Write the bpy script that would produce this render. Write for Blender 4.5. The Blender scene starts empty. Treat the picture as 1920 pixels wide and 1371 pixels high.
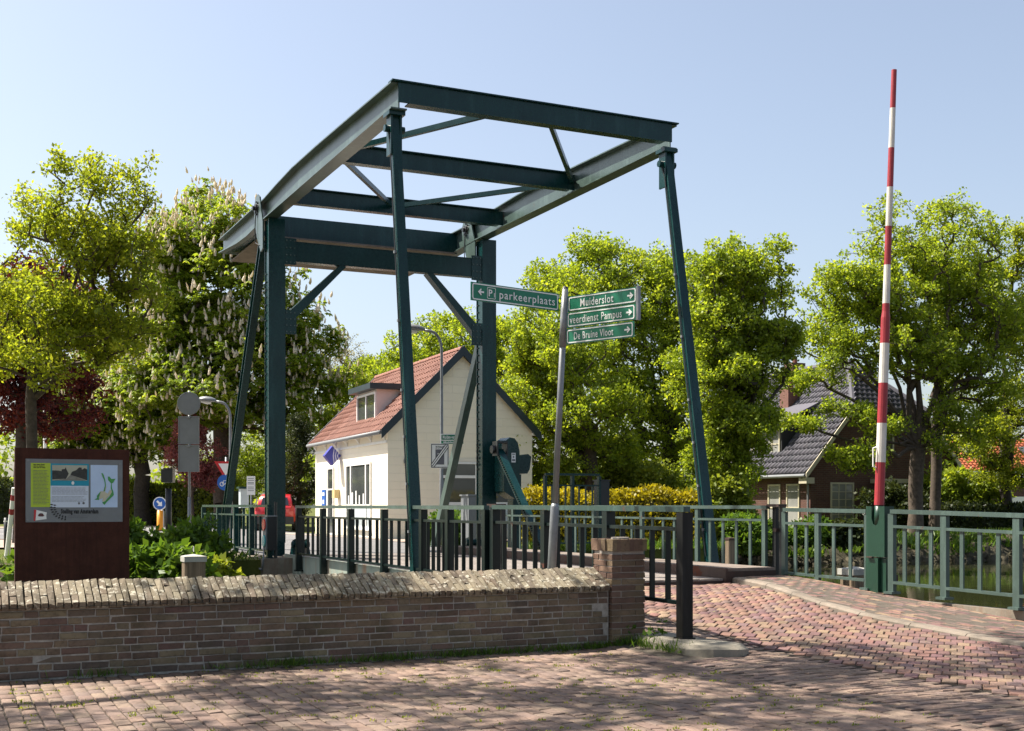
import bpy, math, random
import numpy as np
from mathutils import Vector, Matrix
random.seed(7)
SC = bpy.context.scene
COL = SC.collection
# ---------------------------------------------------------------- camera
YAW = math.radians(25.12); CA, SA = math.cos(YAW), math.sin(YAW)
FPX, HY, EYE = 2309.0, 948.0, 1.38          # focal length and horizon in photo pixels, eye height
cam_d = bpy.data.cameras.new('camera'); cam = bpy.data.objects.new('camera', cam_d); COL.objects.link(cam)
cam.location = (0, 0, EYE); cam.rotation_euler = (math.pi / 2, 0, -YAW)
cam_d.sensor_width = 36; cam_d.lens = FPX / 1920 * 36; cam_d.shift_y = (HY - 685.5) / 1920
cam_d.clip_start = 0.1; cam_d.clip_end = 3000
SC.camera = cam
# ---------------------------------------------------------------- sky and sun
SUN_E, SUN_AZ = math.radians(55), math.radians(-48)      # azimuth clockwise from +Y
S = Vector((math.sin(SUN_AZ) * math.cos(SUN_E), math.cos(SUN_AZ) * math.cos(SUN_E), math.sin(SUN_E)))
world = bpy.data.worlds.new('World'); SC.world = world; world.use_nodes = True
wn = world.node_tree; bg = wn.nodes['Background']
sky = wn.nodes.new('ShaderNodeTexSky'); sky.sky_type = 'NISHITA'; sky.sun_disc = False
sky.sun_elevation = SUN_E; sky.sun_rotation = SUN_AZ
sky.altitude = 0; sky.air_density = 1.0; sky.dust_density = 2.4; sky.ozone_density = 1.0
hsv = wn.nodes.new('ShaderNodeHueSaturation'); hsv.inputs['Saturation'].default_value = .78
wn.links.new(sky.outputs[0], hsv.inputs['Color']); wn.links.new(hsv.outputs[0], bg.inputs[0]); bg.inputs[1].default_value = 0.083
sun_d = bpy.data.lights.new('sun', 'SUN'); sun_d.energy = 5.0; sun_d.angle = math.radians(0.53); sun_d.color = (1, 0.93, 0.82)
sun = bpy.data.objects.new('sun', sun_d); COL.objects.link(sun); sun.location = (-20, 20, 40)
sun.rotation_euler = S.to_track_quat('Z', 'Y').to_euler()
SC.view_settings.view_transform = 'Standard'; SC.view_settings.look = 'None'
SC.view_settings.exposure = 1.28; SC.view_settings.gamma = 1.0; SC.view_settings.use_curve_mapping = False
SC.render.engine = 'CYCLES'
try:
    SC.cycles.max_bounces = 8; SC.cycles.transparent_max_bounces = 8; SC.cycles.use_denoising = True
except Exception: pass

def WD(px, D, z=0.0):
    u = (px - 960) / FPX
    return Vector((D * (u * CA + SA), D * (CA - u * SA), z))
def WZ(px, py, z):
    return WD(px, (EYE - z) * FPX / (py - HY), z)
def zat(py, D): return EYE + (HY - py) / FPX * D

# ---------------------------------------------------------------- materials
MATS = {}
def lin(c): return tuple(((x / 255) / 12.92 if x <= 10 else ((x / 255 + .055) / 1.055) ** 2.4) for x in c)
class NT:
    def __init__(s, name):
        m = bpy.data.materials.new(name); m.use_nodes = True; s.m = m; s.t = m.node_tree
        s.b = s.t.nodes['Principled BSDF']; s.out = s.t.nodes['Material Output']; MATS[name] = m
    def n(s, typ, **kw):
        x = s.t.nodes.new(typ)
        for k, v in kw.items():
            if k in x.inputs.keys() if isinstance(k, str) else False: x.inputs[k].default_value = v
            else: setattr(x, k, v)
        return x
    def l(s, a, b): s.t.links.new(a, b)
    def noise(s, scale, detail=4, rough=.6, vec=None, dist=0):
        x = s.t.nodes.new('ShaderNodeTexNoise'); x.inputs['Scale'].default_value = scale
        x.inputs['Detail'].default_value = detail; x.inputs['Roughness'].default_value = rough; x.inputs['Distortion'].default_value = dist
        if vec is None:
            if not hasattr(s, 'tc'): s.tc = s.t.nodes.new('ShaderNodeTexCoord')
            vec = s.tc.outputs['Object']
        s.l(vec, x.inputs['Vector']); return x.outputs['Fac']
    def ramp(s, fac, stops):
        r = s.t.nodes.new('ShaderNodeValToRGB'); e = r.color_ramp.elements
        while len(e) < len(stops): e.new(.5)
        for i, (p, c) in enumerate(stops):
            e[i].position = p; e[i].color = (*c, 1) if len(c) == 3 else c
        s.l(fac, r.inputs[0]); return r.outputs[0]
    def mix(s, a, b, fac, typ='MIX'):
        x = s.t.nodes.new('ShaderNodeMix'); x.data_type = 'RGBA'; x.blend_type = typ
        for v, i in ((fac, 0), (a, 6), (b, 7)):
            if isinstance(v, (int, float)): x.inputs[i].default_value = v
            elif isinstance(v, tuple): x.inputs[i].default_value = (*v, 1)
            else: s.l(v, x.inputs[i])
        return x.outputs[2]
    def math(s, op, a, b=0.0):
        x = s.t.nodes.new('ShaderNodeMath'); x.operation = op
        for v, i in ((a, 0), (b, 1)):
            if isinstance(v, (int, float)): x.inputs[i].default_value = v
            else: s.l(v, x.inputs[i])
        return x.outputs[0]
    def bump(s, h, strength=.3, dist=.01):
        x = s.t.nodes.new('ShaderNodeBump'); x.inputs['Strength'].default_value = strength; x.inputs['Distance'].default_value = dist
        s.l(h, x.inputs['Height']); s.l(x.outputs[0], s.b.inputs['Normal'])
    def col(s, c):
        if isinstance(c, tuple): s.b.inputs['Base Color'].default_value = (*c, 1)
        else: s.l(c, s.b.inputs['Base Color'])
        return s
    def rough(s, r, spec=.5):
        if isinstance(r, (int, float)): s.b.inputs['Roughness'].default_value = r
        else: s.l(r, s.b.inputs['Roughness'])
        s.b.inputs['Specular IOR Level'].default_value = spec; return s
    def rnd(s):
        g = s.t.nodes.new('ShaderNodeNewGeometry'); o = s.t.nodes.new('ShaderNodeObjectInfo')
        return s.math('FRACT', s.math('ADD', s.math('MULTIPLY', g.outputs['Random Per Island'], 1.0), s.math('MULTIPLY', o.outputs['Random'], 7.31)))

def simple(name, c, r=.6, var=.25, scale=3.0, metal=0.0, spec=.5, bump=0.0):
    t = NT(name); n = t.noise(scale, 5, .65)
    lo = tuple(x * (1 - var) for x in c); hi = tuple(min(1, x * (1 + var)) for x in c)
    t.col(t.ramp(n, [(.3, lo), (.7, hi)])).rough(r, spec); t.b.inputs['Metallic'].default_value = metal
    if bump: t.bump(t.noise(scale * 8, 4), bump, .01)
    return t.m

def steel(name, c, rust=.0, r=.3, worn=None, spec=.5):
    t = NT(name); n = t.noise(1.3, 6, .7); n2 = t.noise(14, 5, .6)
    base = t.ramp(n, [(.3, tuple(x * .8 for x in c)), (.72, tuple(x * 1.25 for x in c))])
    base = t.mix(base, tuple(min(1, x * 1.6 + .006) for x in c), t.ramp(n2, [(.6, (0, 0, 0)), (.75, (.5, .5, .5))]))
    mp = t.t.nodes.new('ShaderNodeMapping'); mp.inputs['Scale'].default_value = (3.5, 3.5, .45); t.l(t.tc.outputs['Object'], mp.inputs[0])
    base = t.mix(base, tuple(min(1, x * 1.7 + .012) for x in c), t.ramp(t.noise(1, 6, .75, mp.outputs[0], .3), [(.52, (0, 0, 0)), (.68, (.75, .75, .75))]))
    if rust:
        m = t.ramp(t.noise(2.3, 7, .75, dist=.4), [(.66 - rust * .2, (0, 0, 0)), (.70 - rust * .2, (1, 1, 1))])
        base = t.mix(base, t.mix((.12, .032, .014), (.05, .018, .010), n2), m)
        t.rough(t.math('ADD', t.math('MULTIPLY', m, .4), r), spec)
    else: t.rough(t.math('ADD', t.math('MULTIPLY', n2, .2), r - .08), spec)
    t.col(base); t.bump(t.noise(30, 3), .04, .01); return t.m
steel('bridge_paint', (.0032, .030, .030), 0, .26, spec=.32)
steel('bridge_paint_lit', (.055, .085, .076), .03, .32)  # paler copy of the bridge paint, sun on its sides put into the colour
steel('rail_paint_lit', (.05, .078, .068), .05, .34)  # railing paint lightened, its sunlit faces put into the colour
steel('rail_shaded', (.003, .0095, .0092), .03, .32, spec=.35)  # same railing paint darkened, shade on its front faces put into the colour
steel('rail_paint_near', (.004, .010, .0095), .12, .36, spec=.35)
steel('barrier_green', (.008, .038, .022), .02, .38)
steel('rusty_steel', (.04, .02, .014), .4, .6)
steel('dark_rust', (.005, .0045, .004), .12, .5, spec=.3)
simple('black_steel', (.012, .013, .014), .4, .3)
simple('galvanised', (.20, .21, .22), .45, .2, 6, .35)
simple('galvanised_flat', (.18, .19, .20), .5, .12, 5, .3)
simple('sign_back', (.16, .17, .18), .5, .1, 4)
simple('white_paint', (.78, .76, .71), .5, .06, 4)
simple('frame_white', (.75, .75, .73), .4, .05, 4)
simple('cream_frame', (.50, .45, .33), .5, .08, 4)
simple('plaster_cream', (.74, .69, .585), .75, .05, 2)
simple('dormer_side', (.66, .58, .54), .7, .06, 2)  # light bounced off the red roof is painted in as a pink tint
simple('barge_dark', (.012, .024, .032), .4, .25)
simple('gutter_grey', (.20, .21, .22), .5, .1)
simple('sign_green', (.004, .16, .085), .42, .08, 6)
simple('letter_white', (.80, .80, .78), .5, .03)
simple('letter_black', (.012, .012, .014), .6, .1)
simple('blue_sign', (.008, .10, .40), .4, .06)
simple('purple_blue', (.055, .06, .36), .4, .08)
simple('pale_lilac', (.55, .55, .72), .4, .05)
simple('red_sign', (.52, .02, .025), .4, .06)
simple('yellow_bollard', (.75, .30, .01), .4, .06)
simple('lime_print', (.42, .55, .03), .5, .05)
simple('teal_print', (.0, .27, .40), .5, .05)
simple('pale_print', (.60, .66, .78), .5, .03)
simple('map_blue', (.50, .63, .85), .5, .06, 5)
simple('map_green', (.06, .30, .07), .5, .1)
simple('map_sand', (.55, .52, .38), .5, .1)
simple('photo_pale', (.42, .42, .33), .5, .1, 8)
simple('photo_dark', (.025, .028, .025), .5, .5, 25)
simple('photo_mid', (.20, .20, .17), .5, .3, 20)
simple('print_grey', (.12, .12, .14), .6, .1)
simple('car_tyre', (.012, .012, .012), .8, .2)
simple('car_grey', (.035, .035, .04), .6, .15)
simple('plate_yellow', (.70, .42, .02), .5, .05)
simple('tail_light', (.45, .012, .012), .25, .1)
simple('brick_chimney', (.16, .075, .055), .8, .3, 12)
simple('curtain_white', (.62, .62, .60), .8, .12, 6)
simple('dark_interior', (.03, .03, .032), .8, .3)
simple('frosted_glass', (.50, .56, .56), .5, .05)
simple('bark', (.075, .055, .04), .9, .45, 9, bump=.6)
simple('bark_dark', (.045, .036, .028), .9, .45, 9, bump=.6)
simple('soil', (.07, .05, .035), .95, .4, 5, bump=.5)
simple('hedge_light_block', (.03, .035, .015), .95, .4, 5)
simple('lens_red', (.65, .02, .02), .2, .05)
simple('lens_teal', (.01, .36, .38), .2, .05)
simple('stone_cap', (.36, .35, .31), .8, .15, 8, bump=.2)
simple('lamp_glass', (.55, .56, .55), .25, .08)
simple('boom_red', (.30, .022, .03), .5, .25, 3)
simple('boom_white', (.60, .57, .51), .55, .16, 3)
simple('red_leaf_print', (.10, .03, .03), .5, .1)
simple('plate_cream', (.55, .42, .20), .6, .1)
def mk_carpaint():
    t = NT('car_red'); t.col((.55, .018, .022)).rough(.3); t.b.inputs['Coat Weight'].default_value = .8; t.b.inputs['Coat Roughness'].default_value = .06
mk_carpaint()
def mk_glass(name, c, r=.05):
    t = NT(name); t.col(t.ramp(t.noise(.8, 2), [(.3, c), (.7, tuple(x * 1.6 for x in c))])).rough(r, .9)
    t.bump(t.noise(1.2, 2), .05, .02)
mk_glass('window_glass', (.045, .05, .05)); mk_glass('car_glass', (.02, .02, .025)); mk_glass('curtain_glass', (.20, .20, .19), .08)
def mk_corten():
    t = NT('corten'); n = t.noise(7, 6, .7); n2 = t.noise(60, 4, .7)
    tc = t.tc; mp = t.t.nodes.new('ShaderNodeMapping'); mp.inputs['Scale'].default_value = (14, 14, .8); t.l(tc.outputs['Object'], mp.inputs[0])
    n3 = t.noise(1, 5, .7, mp.outputs[0])
    c = t.ramp(n, [(.3, (.042, .014, .010)), (.7, (.075, .027, .018))])
    c = t.mix(c, (.028, .011, .008), t.ramp(n3, [(.45, (0, 0, 0)), (.7, (.6, .6, .6))]))
    t.col(t.mix(c, (.09, .04, .027), t.ramp(n2, [(.6, (0, 0, 0)), (.75, (.35, .35, .35))]))).rough(.85, .2); t.bump(n2, .2, .004)
mk_corten()
def mk_brick(name, stops, moss=0.0, lichen=0.0, r=.85, bump=.5):
    t = NT(name); k = t.rnd(); c = t.ramp(k, stops)
    if not hasattr(t, 'tc'): t.tc = t.t.nodes.new('ShaderNodeTexCoord')
    g = t.t.nodes.new('ShaderNodeNewGeometry'); pos = g.outputs['Position']
    n = t.noise(35, 6, .7, pos); n1 = t.noise(3.1, 5, .65, pos)
    c = t.mix(c, tuple((.02, .016, .014)), t.ramp(n, [(.5, (0, 0, 0)), (.8, (.7, .7, .7))]))
    c = t.mix(c, (.035, .028, .022), t.ramp(n1, [(.5, (0, 0, 0)), (.72, (.6, .6, .6))]))
    big = t.noise(.75, 4, .6, pos); c = t.mix(c, t.ramp(big, [(.3, (.72, .72, .74)), (.7, (1.15, 1.12, 1.08))]), .8, 'MULTIPLY')
    if moss: c = t.mix(c, (.06, .06, .022), t.ramp(t.noise(1.7, 5, .6, pos), [(.48, (0, 0, 0)), (.66, (moss,) * 3)]))
    if lichen:
        c = t.mix(c, (.44, .41, .33), t.ramp(t.noise(19, 4, .6, pos), [(.56, (0, 0, 0)), (.62, (lichen,) * 3)]))
        c = t.mix(c, (.05, .045, .035), t.ramp(t.noise(13, 5, .7, pos, .5), [(.58, (0, 0, 0)), (.66, (lichen * .9,) * 3)]))
    t.col(c).rough(r, .25); t.bump(n, bump, .006); return t
mk_brick('wall_brick', [(0, (.12, .08, .062)), (.2, (.20, .15, .095)), (.4, (.15, .09, .074)), (.6, (.23, .19, .115)), (.8, (.11, .082, .068)), (1, (.21, .15, .10))], .5)
mk_brick('coping_brick', [(0, (.20, .165, .115)), (.3, (.255, .22, .155)), (.55, (.135, .105, .078)), (.8, (.23, .195, .14)), (1, (.165, .125, .09))], .25, .75)
mk_brick('pier_brick', [(0, (.135, .08, .06)), (.3, (.18, .115, .08)), (.6, (.12, .075, .06)), (.85, (.24, .18, .105)), (1, (.16, .105, .072))], .35)
mk_brick('quay_brick', [(0, (.19, .13, .108)), (.3, (.23, .16, .125)), (.6, (.185, .135, .118)), (.8, (.25, .185, .14)), (1, (.205, .145, .118))], .12, 0, .8, .35)
mk_brick('road_brick', [(0, (.20, .105, .092)), (.2, (.25, .15, .105)), (.4, (.16, .088, .09)), (.6, (.27, .19, .12)), (.8, (.17, .11, .108)), (1, (.23, .12, .10))], 0, 0, .7, .3)
simple('mortar', (.31, .285, .245), .95, .3, 20, bump=.4)
simple('dark_mortar', (.06, .052, .042), .95, .3, 20, bump=.4)
steel('rail_worn', (.03, .06, .052), .36, .4)
simple('pier_mortar', (.34, .30, .26), .95, .25, 20, bump=.3)
simple('joint_sand', (.075, .06, .045), .95, .4, 9, bump=.4)
def mk_concrete(name, c, stain=.5):
    t = NT(name); n = t.noise(2.2, 7, .7); n2 = t.noise(45, 4, .7)
    mp = t.t.nodes.new('ShaderNodeMapping'); mp.inputs['Scale'].default_value = (6, 6, .5); t.l(t.tc.outputs['Object'], mp.inputs[0])
    c0 = t.ramp(n, [(.3, tuple(x * .65 for x in c)), (.7, tuple(x * 1.25 for x in c))])
    c0 = t.mix(c0, (.17, .08, .045), t.ramp(t.noise(1, 5, .7, mp.outputs[0]), [(.5, (0, 0, 0)), (.72, (stain,) * 3)]))
    t.col(t.mix(c0, tuple(x * .5 for x in c), t.ramp(n2, [(.55, (0, 0, 0)), (.75, (.5, .5, .5))]))).rough(.9, .2); t.bump(n2, .35, .008)
mk_concrete('concrete', (.22, .19, .15), .6); mk_concrete('footway_gravel', (.20, .165, .14), .15); mk_concrete('kerb_concrete', (.19, .16, .13), .1)
mk_concrete('old_stone', (.25, .225, .18), .1); mk_concrete('asphalt', (.17, .165, .165), 0); mk_concrete('pale_paving', (.36, .28, .23), 0); mk_concrete('road_line', (.72, .70, .66), 0)
def mk_girder():
    t = NT('girder_paint'); n = t.noise(3, 5)
    mp = t.t.nodes.new('ShaderNodeMapping'); mp.inputs['Scale'].default_value = (5, 5, .25); t.l(t.tc.outputs['Object'], mp.inputs[0])
    c = t.ramp(n, [(.3, (.22, .27, .235)), (.7, (.33, .36, .30))])
    t.col(t.mix(c, (.30, .12, .045), t.ramp(t.noise(1, 5, .7, mp.outputs[0]), [(.52, (0, 0, 0)), (.7, (.9, .9, .9))]))).rough(.55)
mk_girder()
def mk_wood(name, c):
    t = NT(name); n = t.noise(4, 5)
    mp = t.t.nodes.new('ShaderNodeMapping'); mp.inputs['Scale'].default_value = (22, 22, 1.2); t.l(t.tc.outputs['Object'], mp.inputs[0])
    g = t.noise(1, 6, .7, mp.outputs[0])
    t.col(t.ramp(g, [(.3, tuple(x * .45 for x in c)), (.65, c)])).rough(.85, .2); t.bump(g, .6, .02)
mk_wood('weathered_wood', (.25, .185, .125)); mk_wood('deck_wood', (.27, .235, .21))
def mk_housewall():
    t = NT('house_render'); g = t.t.nodes.new('ShaderNodeTexCoord'); t.tc = g
    sp = t.t.nodes.new('ShaderNodeSeparateXYZ'); t.l(g.outputs['Object'], sp.inputs[0])
    ad = t.math('ADD', sp.outputs[0], sp.outputs[1]); cb = t.t.nodes.new('ShaderNodeCombineXYZ'); t.l(ad, cb.inputs[0]); t.l(sp.outputs[2], cb.inputs[1])
    br = t.t.nodes.new('ShaderNodeTexBrick'); t.l(cb.outputs[0], br.inputs['Vector'])
    br.inputs['Scale'].default_value = 1; br.inputs['Brick Width'].default_value = .85; br.inputs['Row Height'].default_value = .255
    br.inputs['Mortar Size'].default_value = .006; br.inputs['Mortar Smooth'].default_value = .3
    br.inputs['Color1'].default_value = (.86, .79, .635, 1); br.inputs['Color2'].default_value = (.84, .765, .61, 1); br.inputs['Mortar'].default_value = (.79, .73, .60, 1)
    n = t.noise(1.4, 6, .7)
    t.col(t.mix(br.outputs[0], (.62, .56, .44), t.ramp(n, [(.55, (0, 0, 0)), (.8, (.4, .4, .4))]))).rough(.8, .2)
    inv = t.math('SUBTRACT', 1.0, br.outputs['Fac']); t.bump(inv, .6, .012)
mk_housewall()
def mk_brickwall(name, a, b, mo):
    t = NT(name); g = t.t.nodes.new('ShaderNodeTexCoord'); t.tc = g
    sp = t.t.nodes.new('ShaderNodeSeparateXYZ'); t.l(g.outputs['Object'], sp.inputs[0])
    ad = t.math('ADD', sp.outputs[0], sp.outputs[1]); cb = t.t.nodes.new('ShaderNodeCombineXYZ'); t.l(ad, cb.inputs[0]); t.l(sp.outputs[2], cb.inputs[1])
    br = t.t.nodes.new('ShaderNodeTexBrick'); t.l(cb.outputs[0], br.inputs['Vector'])
    br.inputs['Scale'].default_value = 1; br.inputs['Brick Width'].default_value = .22; br.inputs['Row Height'].default_value = .075; br.inputs['Mortar Size'].default_value = .009
    br.inputs['Color1'].default_value = (*a, 1); br.inputs['Color2'].default_value = (*b, 1); br.inputs['Mortar'].default_value = (*mo, 1)
    t.col(t.mix(br.outputs[0], (.05, .03, .025), t.ramp(t.noise(2, 5), [(.5, (0, 0, 0)), (.8, (.5, .5, .5))]))).rough(.85, .2)
    t.bump(t.math('SUBTRACT', 1.0, br.outputs['Fac']), .6, .01)
mk_brickwall('house_brick', (.125, .06, .046), (.095, .045, .037), (.12, .095, .08))
def mk_tile(name, stops):
    t = NT(name); g = t.t.nodes.new('ShaderNodeNewGeometry'); n = t.noise(9, 5, .7, g.outputs['Position']); n1 = t.noise(.9, 5, .7, g.outputs['Position'])
    c = t.mix(t.ramp(t.rnd(), stops), (.07, .05, .04), t.ramp(n, [(.55, (0, 0, 0)), (.8, (.45, .45, .45))]))
    t.col(t.mix(c, (.10, .075, .06), t.ramp(n1, [(.55, (0, 0, 0)), (.75, (.4, .4, .4))]))).rough(.75, .3)
mk_tile('red_tile', [(0, (.20, .088, .065)), (.5, (.25, .115, .082)), (1, (.18, .075, .056))])
mk_tile('dark_tile', [(0, (.075, .075, .09)), (.5, (.105, .10, .12)), (1, (.06, .06, .075))])
mk_tile('orange_tile', [(0, (.40, .10, .04)), (.5, (.46, .13, .05)), (1, (.36, .09, .04))])
def mk_water():
    t = NT('canal_water'); g = t.t.nodes.new('ShaderNodeNewGeometry'); mp = t.t.nodes.new('ShaderNodeMapping'); mp.inputs['Scale'].default_value = (1, 1.6, 1)
    t.l(g.outputs['Position'], mp.inputs[0])
    n = t.noise(2.2, 3, .5, mp.outputs[0], .5); n2 = t.noise(.5, 2, .5, mp.outputs[0])
    t.col((.028, .032, .012)).rough(.04, .6); t.bump(t.math('ADD', n, n2), .07, .03)
mk_water()
def mk_grass(name, a, b):
    t = NT(name); g = t.t.nodes.new('ShaderNodeNewGeometry')
    t.col(t.ramp(t.noise(1.4, 6, .75, g.outputs['Position']), [(.3, a), (.7, b)])).rough(.9, .1); t.bump(t.noise(12, 5, .7, g.outputs['Position']), .8, .05)
mk_grass('grass_ground', (.05, .07, .015), (.13, .13, .035)); mk_grass('bank_stone', (.03, .03, .018), (.105, .09, .065))  # bank stone is darkened to carry the tree shade in its colour
def mk_leaf(name, lo, mid, hi, trans=.5, gloss=.02):
    t = NT(name); a = t.t.nodes.new('ShaderNodeAttribute'); a.attribute_name = 'tint'
    c = t.ramp(a.outputs['Fac'], [(0, lo), (.5, mid), (1, hi)])
    d = t.t.nodes.new('ShaderNodeBsdfDiffuse'); tr = t.t.nodes.new('ShaderNodeBsdfTranslucent'); gl = t.t.nodes.new('ShaderNodeBsdfGlossy'); gl.inputs['Roughness'].default_value = .45
    t.l(c, d.inputs[0])
    c2 = t.mix(c, (1.35, 1.25, .6), 1.0, 'MULTIPLY'); t.l(c2, tr.inputs[0])
    m = t.t.nodes.new('ShaderNodeMixShader'); m.inputs[0].default_value = trans; t.l(d.outputs[0], m.inputs[1]); t.l(tr.outputs[0], m.inputs[2])
    m2 = t.t.nodes.new('ShaderNodeMixShader'); m2.inputs[0].default_value = gloss; t.l(m.outputs[0], m2.inputs[1]); t.l(gl.outputs[0], m2.inputs[2])
    t.l(m2.outputs[0], t.out.inputs[0]); t.t.nodes.remove(t.b)
mk_leaf('oak_leaf', (.125, .195, .02), (.225, .305, .028), (.37, .43, .042), .62)
mk_leaf('lime_leaf', (.13, .19, .02), (.235, .295, .026), (.37, .40, .036), .66)
mk_leaf('chestnut_leaf', (.11, .18, .022), (.21, .295, .03), (.34, .40, .045), .58, .03)
mk_leaf('far_leaf', (.12, .18, .024), (.21, .285, .03), (.33, .38, .045), .56)
mk_leaf('red_leaf', (.035, .008, .012), (.075, .014, .018), (.16, .035, .02), .4)
mk_leaf('pink_leaf', (.12, .03, .035), (.24, .07, .075), (.36, .14, .14), .4)
mk_leaf('dark_leaf', (.018, .03, .012), (.035, .05, .016), (.06, .07, .02), .35)
mk_leaf('hedge_leaf', (.09, .13, .018), (.19, .24, .028), (.32, .345, .045), .48)
mk_leaf('yellow_leaf', (.16, .14, .010), (.30, .26, .014), (.44, .37, .02), .48)
mk_leaf('plant_leaf', (.045, .095, .014), (.085, .16, .02), (.15, .23, .032), .48)
mk_leaf('blossom', (.62, .54, .44), (.74, .67, .56), (.80, .76, .66), .3, .02)
mk_leaf('olive_leaf', (.17, .15, .07), (.26, .24, .12), (.34, .32, .17), .4)

# ---------------------------------------------------------------- mesh builder
class MB:
    def __init__(s): s.v = []; s.f = []; s.M = None
    def add(s, vs, fs):
        o = len(s.v)
        if s.M is not None: vs = [tuple(s.M @ Vector(p)) for p in vs]
        s.v += [tuple(p) for p in vs]; s.f += [tuple(i + o for i in f) for f in fs]; return s
    def box(s, x0, x1, y0, y1, z0, z1):
        return s.add([(x0, y0, z0), (x1, y0, z0), (x1, y1, z0), (x0, y1, z0), (x0, y0, z1), (x1, y0, z1), (x1, y1, z1), (x0, y1, z1)],
                     [(0, 3, 2, 1), (4, 5, 6, 7), (0, 1, 5, 4), (1, 2, 6, 5), (2, 3, 7, 6), (3, 0, 4, 7)])
    def beam(s, p0, p1, w, h, up=(0, 0, 1), w1=None, h1=None):
        p0, p1 = Vector(p0), Vector(p1); d = (p1 - p0).normalized(); side = d.cross(Vector(up)).normalized(); u = side.cross(d)
        w1 = w if w1 is None else w1; h1 = h if h1 is None else h1; vs = []
        for p, a, b in ((p0, w, h), (p1, w1, h1)):
            for sx, sz in ((-1, -1), (1, -1), (1, 1), (-1, 1)): vs.append(p + side * (a / 2 * sx) + u * (b / 2 * sz))
        return s.add(vs, [(3, 2, 1, 0), (4, 5, 6, 7), (0, 1, 5, 4), (1, 2, 6, 5), (2, 3, 7, 6), (3, 0, 4, 7)])
    def ibeam(s, p0, p1, w, h, tf=.022, tw=.016, up=(0, 0, 1)):
        p0, p1 = Vector(p0), Vector(p1); d = (p1 - p0).normalized(); side = d.cross(Vector(up)).normalized(); u = side.cross(d)
        o = u * (h / 2 - tf / 2)
        s.beam(p0 + o, p1 + o, w, tf, up); s.beam(p0 - o, p1 - o, w, tf, up); return s.beam(p0, p1, tw, h - 2 * tf, up)
    def tube(s, pts, rad, n=10, cap=True):
        pts = [Vector(p) for p in pts]
        if isinstance(rad, (int, float)): rad = [rad] * len(pts)
        vs = []; prev = None
        for i, p in enumerate(pts):
            d = (pts[min(i + 1, len(pts) - 1)] - pts[max(i - 1, 0)]).normalized()
            a = Vector((0, 0, 1)) if abs(d.z) < .9 else Vector((1, 0, 0))
            if prev is not None: a = prev
            x = (a - d * a.dot(d)).normalized(); prev = x; y = d.cross(x)
            for k in range(n):
                t = 2 * math.pi * k / n; vs.append(p + (x * math.cos(t) + y * math.sin(t)) * rad[i])
        fs = [(i * n + k, i * n + (k + 1) % n, (i + 1) * n + (k + 1) % n, (i + 1) * n + k) for i in range(len(pts) - 1) for k in range(n)]
        if cap: fs += [tuple(range(n - 1, -1, -1)), tuple(range((len(pts) - 1) * n, len(pts) * n))]
        return s.add(vs, fs)
    def prism(s, poly, n):            # polygon of 3-D points pushed along vector n
        k = len(poly); n = Vector(n); vs = [Vector(p) for p in poly] + [Vector(p) + n for p in poly]
        return s.add(vs, [tuple(range(k - 1, -1, -1)), tuple(range(k, 2 * k))] + [(i, (i + 1) % k, k + (i + 1) % k, k + i) for i in range(k)])
    def disc(s, c, ax, r, t, n=20, sx=1.0):
        c, ax = Vector(c), Vector(ax).normalized(); a = Vector((0, 0, 1)) if abs(ax.z) < .9 else Vector((1, 0, 0))
        y = (a - ax * a.dot(ax)).normalized(); x = y.cross(ax)
        return s.prism([c + x * (r * sx * math.cos(2 * math.pi * k / n)) + y * (r * math.sin(2 * math.pi * k / n)) for k in range(n)], ax * t)
ORG = {}
def finish(ob, parent, label=None, cat=None, group=None, kind=None):
    if parent is not None: ob.parent = parent
    for k, v in (('label', label), ('category', cat), ('group', group), ('kind', kind)):
        if v: ob[k] = v
    return ob
def thing(name, label, cat, loc=(0, 0, 0), rz=0, group=None):
    o = bpy.data.objects.new(name, None); COL.objects.link(o); o.empty_display_size = .2
    o.location = loc; o.rotation_euler = (0, 0, rz); ORG[o.name] = Vector(loc) if not rz else Vector((0, 0, 0))
    return finish(o, None, label, cat, group)
def build(mb, name, mat, parent=None, smooth=False, label=None, cat=None, group=None, kind=None):
    me = bpy.data.meshes.new(name)
    v = np.array([tuple(p) for p in mb.v], dtype=np.float64).reshape(-1, 3)
    if parent is not None: o = np.array(ORG[parent.name])
    else:
        o = np.array([(v[:, 0].min() + v[:, 0].max()) / 2, (v[:, 1].min() + v[:, 1].max()) / 2, v[:, 2].min()])
    me.from_pydata((v - o).tolist(), [], mb.f); me.update()
    me.materials.append(MATS[mat])
    if smooth: me.polygons.foreach_set('use_smooth', [True] * len(me.polygons))
    ob = bpy.data.objects.new(name, me); COL.objects.link(ob)
    if parent is None: ob.location = o; ORG[ob.name] = Vector(o)
    else: ORG[ob.name] = ORG[parent.name]
    return finish(ob, parent, label, cat, group, kind)
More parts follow.
